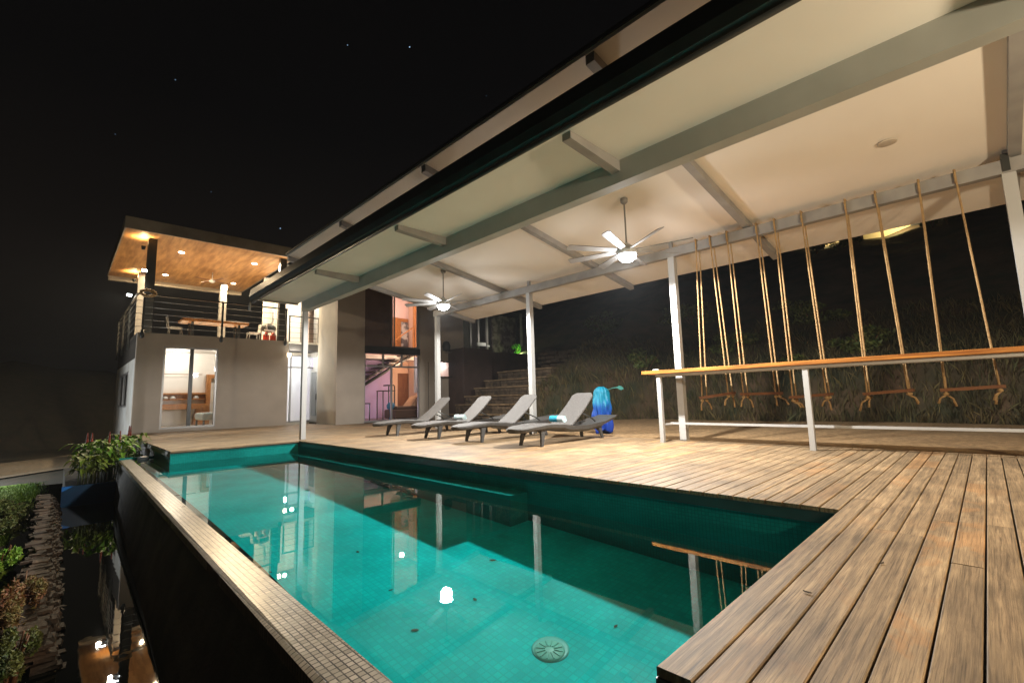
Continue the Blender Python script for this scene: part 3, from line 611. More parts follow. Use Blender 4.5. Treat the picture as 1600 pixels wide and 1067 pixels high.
# terrace furniture
tt = thing('dining_table', (4.3, 21.5, 3.402), 'long orange timber dining table on the roof terrace', 'table')
g = MB(); g.bbox(3.15, 5.42, 21.1, 22.0, 4.12, 4.22, .008); g.build('tabletop', TEAK, tt)
for x, y in ((3.5, 21.25), (5.1, 21.25), (3.5, 21.85), (5.1, 21.85)):
    g = MB(); g.box(x - .04, x + .04, y - .04, y + .04, 3.402, 4.119); g.build('leg', DARK, tt)
def chair(x, y, rz, m, lab):
    t = thing('terrace_chair', (x, y, 3.402), lab, 'chair', 'chairs around the terrace table')
    z = 3.402; g = MB(); g.bbox(x - .22, x + .22, y - .22, y + .22, z + .44, z + .48, .01); g.build('seat', m, t)
    P = [(x - .2 + .4 * i / 8, y + .21 + .04 * math.sin(i / 8 * math.pi), z + .49) for i in range(9)]
    g = MB(); g.loft([[(a, b, c), (a, b + .02, c)] + [(a, b + .06, c + .38), (a, b + .04, c + .38)] for a, b, c in P]); g.build('backrest', m, t)
    for i in (-1, 1):
        for j in (-1, 1):
            g = MB(); g.tube([(x + i * .18, y + j * .18, z + .44), (x + i * .22, y + j * .22, z)], .014, 6); g.build('leg', m, t)
    t.rotation_euler = (0, 0, rz); return t
chair(3.0, 21.55, R(90), STEEL, 'grey chair at the left end of the terrace table'); chair(5.72, 21.55, R(-90), WD, 'white chair at the right end of the terrace table')
0 and chair(3.9, 20.75, R(180), STEEL, 'grey chair on the near left side of the terrace table'); 0 and chair(4.9, 20.75, R(180), WD, 'pale chair on the near right side of the terrace table')
dp = thing('drain_pipe', (6.3, 20.9, 3.402), 'white drain pipe with bends at the right of the roof terrace', 'pipe')
g = MB(); g.tube([(6.28, 20.95, 4.95), (6.28, 20.95, 4.33), (6.22, 20.95, 4.25), (6.10, 20.95, 4.22), (6.06, 20.95, 4.10), (6.06, 20.95, 3.95)], .035, 10); g.tube([(5.98, 20.95, 3.95), (6.35, 20.95, 3.93), (6.40, 20.95, 3.8), (6.40, 20.95, 3.405)], .03, 10); g.build('pipe', WD, dp)
gr = thing('barbecue', (6.3, 21.3, 3.402), 'dark kettle barbecue with red gas bottles below at the right end of the terrace', 'barbecue')
g = MB(); g.lathe((6.25, 21.35, 3.9), [(.05, 0), (.26, .08), (.3, .2), (.26, .3), (.05, .38)], 18); g.build('kettle', DARK, gr)
for a in (0, 2.1, 4.2):
    g = MB(); g.tube([(6.25 + .1 * math.cos(a), 21.35 + .1 * math.sin(a), 3.98), (6.25 + .26 * math.cos(a), 21.35 + .26 * math.sin(a), 3.402)], .015, 6); g.build('leg', DARK, gr)
RED = mat('red_paint', (.62, .06, .025), .4)
for x, lab in ((5.95, 'left'), (6.22, 'right')):
    g = MB(); g.lathe((x, 20.62, 3.402), [(.11, 0), (.12, .03), (.12, .28), (.06, .36), (.05, .42)], 16); tag(g.build('gas_bottle', RED), 'red gas bottle, %s one of the pair behind the terrace railing' % lab, 'gas bottle')
tf = thing('terrace_fan', (4.7, 24.5, 6.6), 'small white ceiling fan with lamps under the timber terrace roof', 'ceiling fan')
g = MB(); g.tube([(4.7, 24.5, 6.99), (4.7, 24.5, 6.65)], .015, 8); g.build('rod', WD, tf); g = MB(); g.lathe((4.7, 24.5, 6.5), [(.06, 0), (.12, .05), (.1, .15)], 14); g.build('hub', WD, tf)
for k in range(4):
    a = k * math.pi / 2 + .4; g = MB(); g.bar((4.7 + .1 * math.cos(a), 24.5 + .1 * math.sin(a), 6.6), (4.7 + .75 * math.cos(a), 24.5 + .75 * math.sin(a), 6.6), .12, .012); g.build('blade', SEATW, tf)

# ================================================================ PAVILION
pav = thing('poolside_pavilion', (6, 5, 0), 'open steel pavilion with pale sloping roof and dark gutter over the deck', 'pavilion')
YA, YB = -1.1, 11.62
def rz_(x): return 4.42 - .17 * (x - 3.75)
g = MB()
x0, x1 = 3.75, 9.62
g.hexa([(x0, YA, rz_(x0)), (x1, YA, rz_(x1)), (x1, YB, rz_(x1)), (x0, YB, rz_(x0)), (x0, YA, rz_(x0) + .05), (x1, YA, rz_(x1) + .05), (x1, YB, rz_(x1) + .05), (x0, YB, rz_(x0) + .05)]); g.build('ceiling', CEIL, pav)
g = MB(); g.hexa([(x0 - .02, YA - .02, rz_(x0) + .051), (x1 + .02, YA - .02, rz_(x1) + .051), (x1 + .02, YB + .02, rz_(x1) + .051), (x0 - .02, YB + .02, rz_(x0) + .051), (x0 - .02, YA - .02, rz_(x0) + .09), (x1 + .02, YA - .02, rz_(x1) + .09), (x1 + .02, YB + .02, rz_(x1) + .09), (x0 - .02, YB + .02, rz_(x0) + .09)]); g.build('roof_sheet', DARK, pav)
for yy in (-.52, 2.55, 5.67, 8.60, 11.56):
    g = MB(); a = .055
    g.hexa([(3.76, yy - a, rz_(3.76) - .11), (9.6, yy - a, rz_(9.6) - .11), (9.6, yy + a, rz_(9.6) - .11), (3.76, yy + a, rz_(3.76) - .11), (3.76, yy - a, rz_(3.76) - .002), (9.6, yy - a, rz_(9.6) - .002), (9.6, yy + a, rz_(9.6) - .002), (3.76, yy + a, rz_(3.76) - .002)]); g.build('rafter', STEEL, pav)
    g = MB(); g.box(4.17, 4.26, yy - .05, yy + .05, 3.461, rz_(4.2) - .112); g.build('roof_strut', STEEL, pav)
g = MB(); g.box(4.14, 4.29, -3.0, 11.62, 3.10, 3.46); g.build('front_beam', BEAMM, pav)
g = MB(); g.box(8.03, 8.15, -3.0, 11.62, 3.38, 3.55); g.build('rear_beam', STEEL, pav)
for yy in (-.45, 3.9, 7.62, 11.5):
    g = MB(); g.box(8.04, 8.16, yy - .06, yy + .06, -.034, 3.379); p = g.build('post', WHITE, pav)
    g = MB(); g.box(8.07, 8.13, yy - .03, yy + .03, 3.551, rz_(8.1) - .003); g.build('post_spacer', STEEL, pav)
g = MB(); g.box(4.16, 4.27, 11.5, 11.61, 0, 3.099); g.build('post', WHITE, pav)
g = MB(); g.box(-.0 + 8.02, 8.18, -.47, -.40, 3.40, 3.62); g.build('bracket', DARK, pav)
# lower canopy
g = MB(); g.box(3.16, 4.139, -3.0, 11.9, 3.345, 3.40); g.build('canopy', SOFFIT, pav)
for yy in (-.52, 2.55, 5.67, 8.60):
    g = MB(); g.hexa([(3.3, yy - .05, 3.27), (4.139, yy - .05, 3.22), (4.139, yy + .05, 3.22), (3.3, yy + .05, 3.27), (3.3, yy - .05, 3.343), (4.139, yy - .05, 3.343), (4.139, yy + .05, 3.343), (3.3, yy + .05, 3.343)]); g.build('canopy_bracket', STEEL, pav)
g = MB(); g.box(3.2, 4.139, 11.86, 11.9, 3.30, 3.344); g.build('canopy_trim', STEEL, pav)
g = MB(); A = []
for yy in (-3.0, 12.0): A.append([(3.155, yy, 3.29), (3.155, yy, 3.58), (3.13, yy, 3.60), (3.09, yy, 3.57), (3.06, yy, 3.40), (3.09, yy, 3.32)])
g.loft(A); ccw(g.build('gutter', GUT, pav))
g = MB(); g.tube([(3.13, -3, 3.262), (3.13, 12.0, 3.262)], .022, 8); g.build('gutter_lip', DARK, pav)
g = MB(); g.tube([(3.12, 12.0, 3.30), (3.12, 12.12, 3.26), (3.12, 12.14, 3.10)], .025, 8); g.build('gutter_spout', WHITE, pav)
g = MB(); zc = rz_(7.12); g.lathe((7.12, .55, zc - .012), [(.085, -.006), (.10, .0), (.10, .011)], 28); g.build('ceiling_disc', mat('off_white_disc', (.50, .44, .36), .6), pav)

# ceiling fans
def fan(loc, a0, lab):
    x, y, z = loc
    t = thing('ceiling_fan', (x, y, z), lab, 'ceiling fan', 'fans hanging under the pavilion roof')
    g = MB(); g.tube([(x, y, rz_(x) - .002), (x, y, z + .2)], .014, 8); g.lathe((x, y, rz_(x) - .09), [(.03, 0), (.06, .03), (.06, .088)], 16); g.build('rod', STEEL, t)
    g = MB(); g.lathe((x, y, z + .02), [(.14, 0), (.16, .03), (.15, .09), (.08, .16), (.03, .2)], 24); g.build('motor_housing', WD, t)
    g = MB(); g.lathe((x, y, z - .085), [(.03, -.0), (.09, .018), (.13, .055), (.145, .104)], 24); g.build('lamp_glass', LAMPM, t)
    for k in range(8):
        a = a0 + k * math.pi / 4; d = Vector((math.cos(a), math.sin(a), 0)); s = Vector((-math.sin(a), math.cos(a), .35)).normalized()
        c0 = Vector((x, y, z + .10)); r = []
        for q, w2 in ((.12, .03), (.22, .045), (.95, .065), (1.0, .05)):
            p = c0 + d * q; r.append([p - s * w2 - Vector((0, 0, .005)), p + s * w2 - Vector((0, 0, .005)), p + s * w2 + Vector((0, 0, .005)), p - s * w2 + Vector((0, 0, .005))])
        g = MB(); g.loft(r); g.build('blade', STEEL, t)
    return t
fan(FANS[0], .25, 'eight bladed white ceiling fan with lit lamp nearer the camera')
fan(FANS[1], .55, 'eight bladed white ceiling fan with lit lamp farther away towards the house')

# swings
def rope(a, b, r=.0092, pitch=.075):
    g = MB(); a = Vector(a); b = Vector(b); d = b - a; n = max(6, int(d.length / pitch * 7)); u = d.normalized(); s = u.cross(Vector((1, 0, 0))).normalized(); q = u.cross(s)
    for st_ in range(3):
        P = []
        for i in range(n + 1):
            t = i / n; th = 2 * math.pi * (t * d.length / pitch + st_ / 3); P.append(a + d * t + (s * math.cos(th) + q * math.sin(th)) * r * .62)
        g.tube(P, r * .72, 5, cap=False)
    return g
SW = [  # top y left/right, seat y left/right, seat z left/right, label
    (3.39, 3.14, 3.50, 3.05, .77, .84, 'rope swing farthest to the left, next to the pavilion post'),
    (2.85, 2.38, 2.81, 2.33, .82, .82, 'rope swing second from the left behind the bar'),
    (2.11, 1.73, 2.10, 1.66, .75, .79, 'rope swing in the middle of the row of five'),
    (1.17, .82, 1.18, .74, .78, .82, 'rope swing second from the right behind the bar'),
    (.36, .01, .38, -.10, .81, .84, 'rope swing farthest to the right with long loose rope tails')]
for i, (ta, tb_, sa, sb, za, zb, lab) in enumerate(SW):
    rr = random.Random(i + 20)
    t = thing('rope_swing', (8.12, (sa + sb) / 2, (za + zb) / 2), lab, 'swing', 'rope swings hanging from the rear beam')
    g = MB(); ya, yb = sa + .05, sb - .05
    sl = (zb - za) / (yb - ya)
    g.hexa([(8.02, yb, zb - .04), (8.24, yb, zb - .04), (8.24, ya, za - .04), (8.02, ya, za - .04), (8.02, yb, zb), (8.24, yb, zb), (8.24, ya, za), (8.02, ya, za)]); g.build('seat', SEATW, t)
    for (ty, sy, sz) in ((ta, sa, za), (tb_, sb, zb)):
        for j, sx in enumerate((8.035, 8.225)):
            rope((8.018 + j * .145, ty, 3.56), (sx, sy, sz - .06)).build('rope', ROPE, t)
        g = MB(); g.tube([(8.0, ty, 3.40), (8.0, ty, 3.575), (8.18, ty, 3.575), (8.18, ty, 3.40)], .013, 6); g.build('beam_loop', ROPE, t)
        for sx in (8.035, 8.225):
            g = MB(); g.lathe((sx, sy, sz - .09), [(.01, 0), (.026, .012), (.028, .03), (.012, .045)], 10)
            dx, dy = rr.uniform(-.03, .05), rr.uniform(-.12, .12); ln = rr.uniform(.08, .17)
            g.tube([(sx, sy, sz - .085), (sx + dx * .5, sy + dy * .7, sz - .09 - ln * .3), (sx + dx, sy + dy, sz - .09 - ln), ], [.011, .012, .015], 6); g.build('knot', ROPE, t)

# bar table
bar = thing('bar_table', (7.75, 1, 0), 'long high bar table with orange timber top and white steel legs along the deck edge', 'bar table')
g = MB(); g.bbox(7.50, 8.0 - .08, -3.6, 4.34, 1.192, 1.252, .006); ccw(g.build('tabletop', TEAK, bar))
g = MB(); g.box(7.56, 7.62, -3.55, 4.1, 1.145, 1.19); g.box(7.80, 7.86, -3.55, 4.1, 1.145, 1.19); g.box(7.62, 7.80, 4.03, 4.09, 1.145, 1.19); g.build('frame', WHITE, bar)
for yy in (4.05, 1.79, -.47 - .3, -3.3):
    g = MB(); g.box(7.555, 7.625, yy - .035, yy + .035, 0, 1.143); g.build('leg', WHITE, bar)
g = MB(); g.box(7.80, 7.85, -3.4, 4.0, .30, .335); g.build('foot_rail', WHITE, bar)
g = MB(); g.bar((7.63, 4.05, .31), (7.80, 3.98, .31), .03, .03); g.build('foot_rail_arm', WHITE, bar)
g = MB(); g.lathe((7.62, 4.12, 1.25), [(.03, 0), (.055, .008), (.06, .022), (.03, .028)], 14); tag(g.build('ashtray', WD), 'small white ashtray on the left end of the bar table', 'ashtray')

# loungers
def lounger(y0, lab):
    X = 5.47; t = thing('sun_lounger', (X + 1.4, y0, 0), lab, 'sun lounger', 'grey sun loungers in a row on the deck')
    hw = .27
    def prof(u):  # deck height of the lounger along its length
        pts = [(0, .315), (.35, .352), (.7, .372), (1.05, .352), (1.4, .315), (1.8, .30), (2.3, .335), (2.75, .40), (2.95, .44)]
        for (a, za), (b, zb) in zip(pts, pts[1:]):
            if a <= u <= b: s = (u - a) / (b - a); s = s * s * (3 - 2 * s); return za + (zb - za) * s
        return pts[-1][1]
    def wid(u):
        if u < .30: return hw * math.sqrt(max(.02, 1 - ((.30 - u) / .31) ** 2))
        if u > 2.5: return hw * (1 - .25 * ((u - 2.5) / .45) ** 2)
        return hw
    us = [0, .02, .06, .12, .2, .3] + [.3 + .1 * i for i in range(1, 27)] + [2.95]
    # frame: hull with deep sides
    rings = []
    for u in us:
        w_ = wid(u) + .02; z = prof(u) - .012; d = .055 + .035 * math.sin(min(1, u / 2.8) * math.pi) + (.03 if 1.1 < u < 2.4 else 0); rings.append([(X + u, y0 - w_, z), (X + u, y0 - w_ + .01, z - d * .6), (X + u, y0 - w_ + .05, z - d), (X + u, y0 + w_ - .05, z - d), (X + u, y0 + w_ - .01, z - d * .6), (X + u, y0 + w_, z)])
    g = MB(); g.loft(rings, sm=False); ccw(g.build('frame', RATTF, t))
    rings = []
    for u in [q for q in us if q <= 1.36]:
        w_ = wid(u); z = prof(u); rings.append([(X + u, y0 - w_, z - .010), (X + u, y0 - w_ + .015, z + .006), (X + u, y0 + w_ - .015, z + .006), (X + u, y0 + w_, z - .010)])
    g = MB(); g.loft(rings); ccw(g.build('seat', RATT, t))
    hx, hz0 = X + 1.33, prof(1.33) + .005; tx, tz = X + 2.10, .905
    d = Vector((tx - hx, 0, tz - hz0)); rings = []; nrm = Vector((-d.z, 0, d.x)).normalized()
    for k in range(15):
        s = k / 14; w_ = (hw - .01) * (1 - .06 * s) * (math.sqrt(max(.3, 1 - ((s - .93) / .1) ** 2)) if s > .93 else 1)
        c = Vector((hx, y0, hz0)) + d * s - nrm * .05 * math.sin(s * math.pi)*.6
        rings.append([tuple(c + Vector((0, -w_, 0))), tuple(c + Vector((0, -w_, 0)) - nrm * .025), tuple(c + Vector((0, w_, 0)) - nrm * .025), tuple(c + Vector((0, w_, 0)))])
    g = MB(); g.loft(rings); ccw(g.build('backrest', RATT, t))
    g = MB()
    for s_ in (-1, 1):
        p = Vector((hx, y0 + s_ * .2, hz0)) + d * .42 - nrm * .03; g.tube([tuple(p), (X + 2.05, y0 + s_ * .21, .40), (X + 2.15, y0 + s_ * .21, .34)], .013, 6)
    g.build('backrest_support', DARK, t)
    for u, sx in ((.55, -1), (2.25, 1)):
        for s_ in (-1, 1):
            zt = prof(u) - .07; a = [(X + u - .06, y0 + s_ * (hw - .05) - .02, zt), (X + u + .06, y0 + s_ * (hw - .05) - .02, zt), (X + u + .06, y0 + s_ * (hw - .05) + .02, zt), (X + u - .06, y0 + s_ * (hw - .05) + .02, zt)]
            b_ = [(X + u - .025 + sx * .07, y0 + s_ * (hw - .02) - .018, 0), (X + u + .025 + sx * .07, y0 + s_ * (hw - .02) - .018, 0), (X + u + .025 + sx * .07, y0 + s_ * (hw - .02) + .018, 0), (X + u - .025 + sx * .07, y0 + s_ * (hw - .02) + .018, 0)]
            g = MB(); g.loft([b_, a]); g.build('leg', RATTF, t)
        g = MB(); zt = prof(u) - .08; r = []   # arched apron between the legs
        for k in range(9):
            s = -1 + k / 4; yy = y0 + s * (hw - .06); zb = zt - .10 * abs(s) ** 2.2 - .015; r.append([(X + u - .012, yy, zb), (X + u + .012, yy, zb), (X + u + .012, yy, zt + .02), (X + u - .012, yy, zt + .02)])
        g.loft(r); g.build('apron', RATTF, t)
    return t
LR = iter((R(1.2), R(-1.6), R(.8), R(-.9)))
for y0, lab in ((5.69, 'grey woven sun lounger nearest the bar, with a blue rolled towel'), (7.21, 'empty grey woven sun lounger second from the right'),
                (8.70, 'grey woven sun lounger second from the left, with a white towel roll'), (10.40, 'empty grey woven sun lounger farthest left, nearest the house')):
    lounger(y0, lab).rotation_euler = (0, 0, next(LR))
def towel(x, y, z, m1, m2, lab):
    t = thing('rolled_towel', (x, y, z), lab, 'towel', 'rolled towels on the loungers')
    for y_a, y_b, m_, nm in ((y - .16, y - .02, m1, 'outer_roll'), (y - .019, y + .17, m2, 'inner_roll')):
        g = MB(); P = []
        for k in range(30):
            a = k * .42; r_ = .02 + .045 * k / 29; P.append((x + r_ * math.cos(a) * 1.12, z + .07 + r_ * math.sin(a)))
        rings = [[(px, y_a, pz), (px, y_b, pz), (px + .004, y_b, pz + .009), (px + .004, y_a, pz + .009)] for px, pz in P]
        g.loft(rings); g.tube([(x, y_a + .008, z + .07), (x, y_b - .008, z + .07)], .056, 16); g.build(nm, m_, t)
TB = mat('blue_terry', (.02, .30, .50), .95, c2=(.03, .42, .60), scale=20, bump=.5); TW = mat('white_terry', (.62, .68, .68), .95, c2=(.42, .62, .66), scale=14, bump=.5)
towel(6.72, 5.69, .36, TW, TB, 'bright blue and white towel roll on the nearest lounger')
towel(6.74, 8.68, .36, TW, TW, 'white and pale blue towel roll on the second lounger from the left')

# blue draped bundle behind the nearest lounger
bd = thing('draped_sarong', (9.0, 6.28, 0), 'bright blue sarong draped over a stand behind the nearest lounger, teal at its top', 'sarong')
m = mat('blue_sarong', (.0, .06, .34), .6); t = m.node_tree; n = t.nodes.new; k_ = t.links.new; b = t.nodes['Principled BSDF']
co = n('ShaderNodeTexCoord'); sp = n('ShaderNodeSeparateXYZ'); k_(co.outputs['Object'], sp.inputs[0]); nz = n('ShaderNodeTexNoise'); nz.inputs['Scale'].default_value = 6; mp = n('ShaderNodeMapping'); mp.inputs['Scale'].default_value = (3, 3, .5); k_(co.outputs['Object'], mp.inputs[0]); k_(mp.outputs[0], nz.inputs[0])
ad = n('ShaderNodeMath'); ad.operation = 'MULTIPLY_ADD'; k_(nz.outputs[0], ad.inputs[0]); ad.inputs[1].default_value = .5; k_(sp.outputs[2], ad.inputs[2])
r = n('ShaderNodeValToRGB'); k_(ad.outputs[0], r.inputs[0]); r.color_ramp.elements[0].position = .45; r.color_ramp.elements[0].color = (.0, .035, .30, 1); r.color_ramp.elements[1].position = 1.25 / 1.0 if False else .99; r.color_ramp.elements[1].color = (.0, .20, .32, 1)
em = r.color_ramp.elements.new(.8); em.color = (.0, .07, .34, 1); k_(r.outputs[0], b.inputs['Base Color'])
g = MB(); rings = []
for k in range(29):
    s = k / 28; z = .02 + 1.02 * s; base = (.165 + .03 * math.sin(s * 3.2)) if s < .82 else .178 * math.sqrt(max(0.02, 1 - ((s - .82) / .19) ** 2)); row = []
    for q in range(96):
        a = 2 * math.pi * q / 96; f = 1 + (.20 * math.cos(a * 7 + 1.3 * math.sin(s * 5)) + .10 * math.cos(a * 13 + 4 * s)) * (1 - s * .75) + .30 * noise.noise(Vector((math.cos(a) * 2.2, math.sin(a) * 2.2, z * 4)))
        row.append((9.0 + base * math.cos(a) * f, 6.28 + base * math.sin(a) * f, z + (.05 * math.cos(a * 3 + 1) if k == 0 else 0)))
    rings.append(row)
g.loft(rings, sm=True); g.build('cloth', m, bd)
g = MB(); g.tube([(9, 6.28, -.035), (9, 6.28, .98)], .02, 8); g.build('stand', DARK, bd)
TL = mat('teal_ribbon', (.02, .14, .12), .7)
g = MB(); rings = []
for u, w_ in ((0, .006), (.2, .006), (.34, .012), (.40, .04), (.48, .045), (.54, .01)):
    rings.append([(9.0 + u * .1, 6.12 - u * .75, .96 + .05 * math.sin(u * 5) - w_), (9.02 + u * .1, 6.12 - u * .75, .96 + .05 * math.sin(u * 5)), (9.0 + u * .1, 6.12 - u * .75, .96 + .05 * math.sin(u * 5) + w_)])
g.loft(rings); g.build('ribbon', TL, bd)

# stone steps and bank walls
ss = thing('stone_steps', (12, 14, 0), 'broad rustic stone steps with pale treads climbing the bank behind the loungers', 'steps')
tx = [(11.45, .27), (11.78, .63), (12.25, .97), (12.8, 1.31), (13.4, 1.64), (14.2, 2.03)]
TRD = mat('tread_stone', (.24, .165, .09), .8, c2=(.13, .085, .045), scale=4, bump=.5, bscale=20)
rr = random.Random(5)
for k, (x, z) in enumerate(tx):
    x2 = tx[k + 1][0] + .1 if k < 5 else 15.2; zb = -.04 if k == 0 else tx[k - 1][1] + .0; ya, yb = (12.5, 12.3, 12.3, 12.0, 11.9, 12.3)[k], 15.5
    g = MB(); yy = ya
    while yy < yb - .01:   # riser of rough blocks
        l = min(yb, yy + rr.uniform(.25, .6)); j = rr.uniform(-.03, .03); hh = z - .065
        nb = 2 if hh - zb > .2 else 1
        for q in range(nb):
            z0 = zb + (hh - zb) * q / nb; z1 = zb + (hh - zb) * (q + 1) / nb - .008
            jj = rr.uniform(-.03, .03); g.bbox(x + .04 + jj, x2 + .25, yy, l - .012, z0, z1, .012)
        yy = l
    g.build('riser', STONE, ss)
    g = MB(); yy = ya - .05
    while yy < yb:
        l = min(yb + .02, yy + rr.uniform(.7, 1.3)); j = rr.uniform(-.025, .025); g.bbox(x + j - .02, x2 + .1, yy, l - .01, z - .062, z + rr.uniform(-.008, .008), .012); yy = l
    g.build('tread', TRD, ss)
rw = thing('retaining_wall', (14, 16.4, 0), 'dark brown rendered retaining wall block beside the stone steps', 'wall')
RB = mat('brown_render', (.075, .045, .035), .8, c2=(.055, .033, .026), scale=2, bump=.2, bscale=40)
g = MB(); g.box(12.9, 14.6, 16.3, 17.46, -.04, 3.15); g.build('wall', RB, rw); g = MB(); g.box(14.6, 18.6, 17.0, 17.6, 0, 3.12); g.build('side_wall', RB, rw)
g = MB(); rr = random.Random(8)
for row in range(9):
    yy = 12.3 + rr.uniform(-.1, .35)
    while yy < 14.1:
        l = yy + rr.uniform(.16, .6); x = 15.2 + .10 * row + rr.uniform(-.06, .06); g.bbox(x, x + 1.2, yy, l - rr.uniform(.02, .05), 1.2 + row * .19 + rr.uniform(-.02, .02), 1.2 + row * .19 + rr.uniform(.13, .19), .03); yy = l
tag(g.build('dry_stone_wall', STONE), 'low dry stone wall of irregular blocks at the top of the grassy bank', 'wall')
# garden building above the wall
gb = thing('garden_shelter', (17, 21, 3.1), 'dim grey garden shelter with patterned screen wall above the retaining wall', 'shelter')
SCR = mat('patterned_screen', (.16, .13, .11), .8, c2=(.06, .045, .04), scale=3, lo=.46, hi=.52)
g = MB(); g.box(17.0, 22.5, 22.4, 22.6, 3.1, 6.3); g.build('back_wall', mat('shelter_wall', (.10, .085, .075), .9), gb)
g = MB(); g.box(18.9, 20.9, 21.0, 21.1, 3.3, 6.0); g.build('screen', SCR, gb)
for x in (17.1, 17.7, 18.4, 21.4, 22.2):
    g = MB(); g.box(x - .06, x + .06, 20.9, 21.02, 3.1, 6.3); g.build('post', STEEL, gb)
g = MB(); g.box(16.8, 22.6, 20.8, 22.7, 6.301, 6.5); g.build('roof', DARK, gb)
g = MB(); g.box(15.0, 22.6, 17.7, 22.7, 2.9, 3.1); g.build('platform', DARK, gb)
g = MB(); g.box(17.35, 18.0, 20.6, 20.7, 3.92, 4.12); g.box(18.1, 18.3, 20.6, 20.7, 3.9, 4.0); tag(g.build('pale_blocks', WD), 'two pale blocks in front of the garden shelter', 'linen')  # two small blocks in plain pale paint
lamp('shelter_lamp', 'POINT', (18.0, 20.2, 4.5), 18, (1, .9, .8), .05)

# ---------------------------------------------------------------- vegetation
def leafball(name, c, r, n, m, size=.07, seed=0, flat=1.0, elong=2.2, trunk=True, parent=None, clumps=14):
    rr = random.Random(seed); g = MB(); cl = []
    for _ in range(clumps):
        v = Vector((rr.gauss(0, 1), rr.gauss(0, 1), rr.gauss(0, 1))).normalized() * rr.uniform(.35, .95); cl.append((Vector((v.x * r[0], v.y * r[1], v.z * r[2])), rr.uniform(.25, .5)))
    for _ in range(n):
        cc, cs = rr.choice(cl); v = Vector((rr.gauss(0, 1), rr.gauss(0, 1), rr.gauss(0, 1))).normalized() * cs * rr.uniform(.5, 1)
        p = Vector(c) + cc + Vector((v.x * r[0], v.y * r[1], v.z * r[2]))
        d = (v + Vector((rr.gauss(0, .5), rr.gauss(0, .5), rr.gauss(0, .5) + .3))).normalized(); s = d.cross(Vector((rr.gauss(0, 1), rr.gauss(0, 1), rr.gauss(0, 1)))).normalized()
        l = size * rr.uniform(.6, 1.4); w_ = l / elong; g.add([p - d * l * .5, p + s * w_ * .5, p + d * l * .5, p - s * w_ * .5], [(0, 1, 2, 3)])
    return g.build(name, m, parent)
def shrub(c, r, n, m, size, seed, lab, group=None, elong=2.2):
    t = thing('shrub', (c[0], c[1], c[2] - r[2]), lab, 'shrub', group)
    leafball('foliage', c, r, n, m, size, seed, parent=t, elong=elong)
    g = MB(); rr = random.Random(seed)
    for k in range(5):
        a = rr.uniform(0, 6.28); g.tube([(c[0], c[1], c[2] - r[2] - .1), (c[0] + .3 * r[0] * math.cos(a), c[1] + .3 * r[1] * math.sin(a), c[2] - r[2] * .2), (c[0] + .6 * r[0] * math.cos(a), c[1] + .6 * r[1] * math.sin(a), c[2] + r[2] * .5)], [.02, .012, .005], 5)
    g.build('stem', SEATW, t); return t
shrub((-.60, 12.4, -1.0), (.42, 1.7, .22), 6000, LEAFD, .06, 1, 'low olive green shrub below the bright lawn, beside the slate wall')
shrub((-.40, 8.3, -.86), (.17, .55, .22), 4200, LEAFG, .045, 2, 'small bright green shrub at the left edge of the picture')
shrub((-.13, 6.1, -.80), (.17, .95, .24), 9000, LEAFB, .032, 3, 'rusty red and green shrub in the lower left corner', elong=2.8)
shrub((-.12, 4.75, -.80), (.13, .45, .20), 5200, LEAFD, .030, 4, 'dark green shrub at the very bottom of the left edge', elong=2.6)
shrub((-1.3, 9.6, -.95), (.45, 1.2, .3), 3600, LEAFD, .06, 5, 'dark shrub behind the small bright green one')
shrub((-.06, 4.0, -.88), (.12, .3, .14), 2600, LEAFR, .026, 6, 'pinkish red low plant at the bottom left corner')
# stacked slate wall along the basin
g = MB(); rr = random.Random(11)
for lay in range(10):
    yy = 5.0 + rr.uniform(0, .05)
    while yy < 13.3:
        l = rr.uniform(.06, .17); x1 = .145 - .014 * lay + rr.uniform(-.03, .03); x0_ = x1 - rr.uniform(.10, .22)
        z0 = BW - .02 + lay * .026 + rr.uniform(-.004, .004); h = rr.uniform(.018, .026); tw = rr.uniform(-.04, .04); q = [rr.uniform(-.02, .02) for _ in range(8)]; t_ = rr.uniform(-.008, .012)
        g.hexa([(x0_, yy + q[0], z0), (x1 + q[4], yy + tw, z0), (x1 + q[1], yy + l + tw, z0), (x0_ + q[2], yy + l, z0), (x0_, yy + q[0], z0 + h + t_), (x1 + q[4] - .006, yy + tw + .006, z0 + h), (x1 + q[1] - .01, yy + l + tw - .006, z0 + h), (x0_ + q[2], yy + l, z0 + h + t_)])
        if lay < 4 and rr.random() < .5:
            x2 = x0_ - .01; x3 = x2 - rr.uniform(.05, .14); g.hexa([(x3, yy, z0), (x2, yy + q[3], z0), (x2, yy + l, z0), (x3, yy + l + q[5], z0), (x3, yy, z0 + h), (x2, yy + q[3], z0 + h + q[6] * .4), (x2, yy + l, z0 + h), (x3, yy + l + q[5], z0 + h)])
        yy += l + rr.uniform(.004, .03)
tag(g.build('slate_wall', SLATE), 'low wall of stacked brown slate slabs along the left side of the lower basin', 'wall')
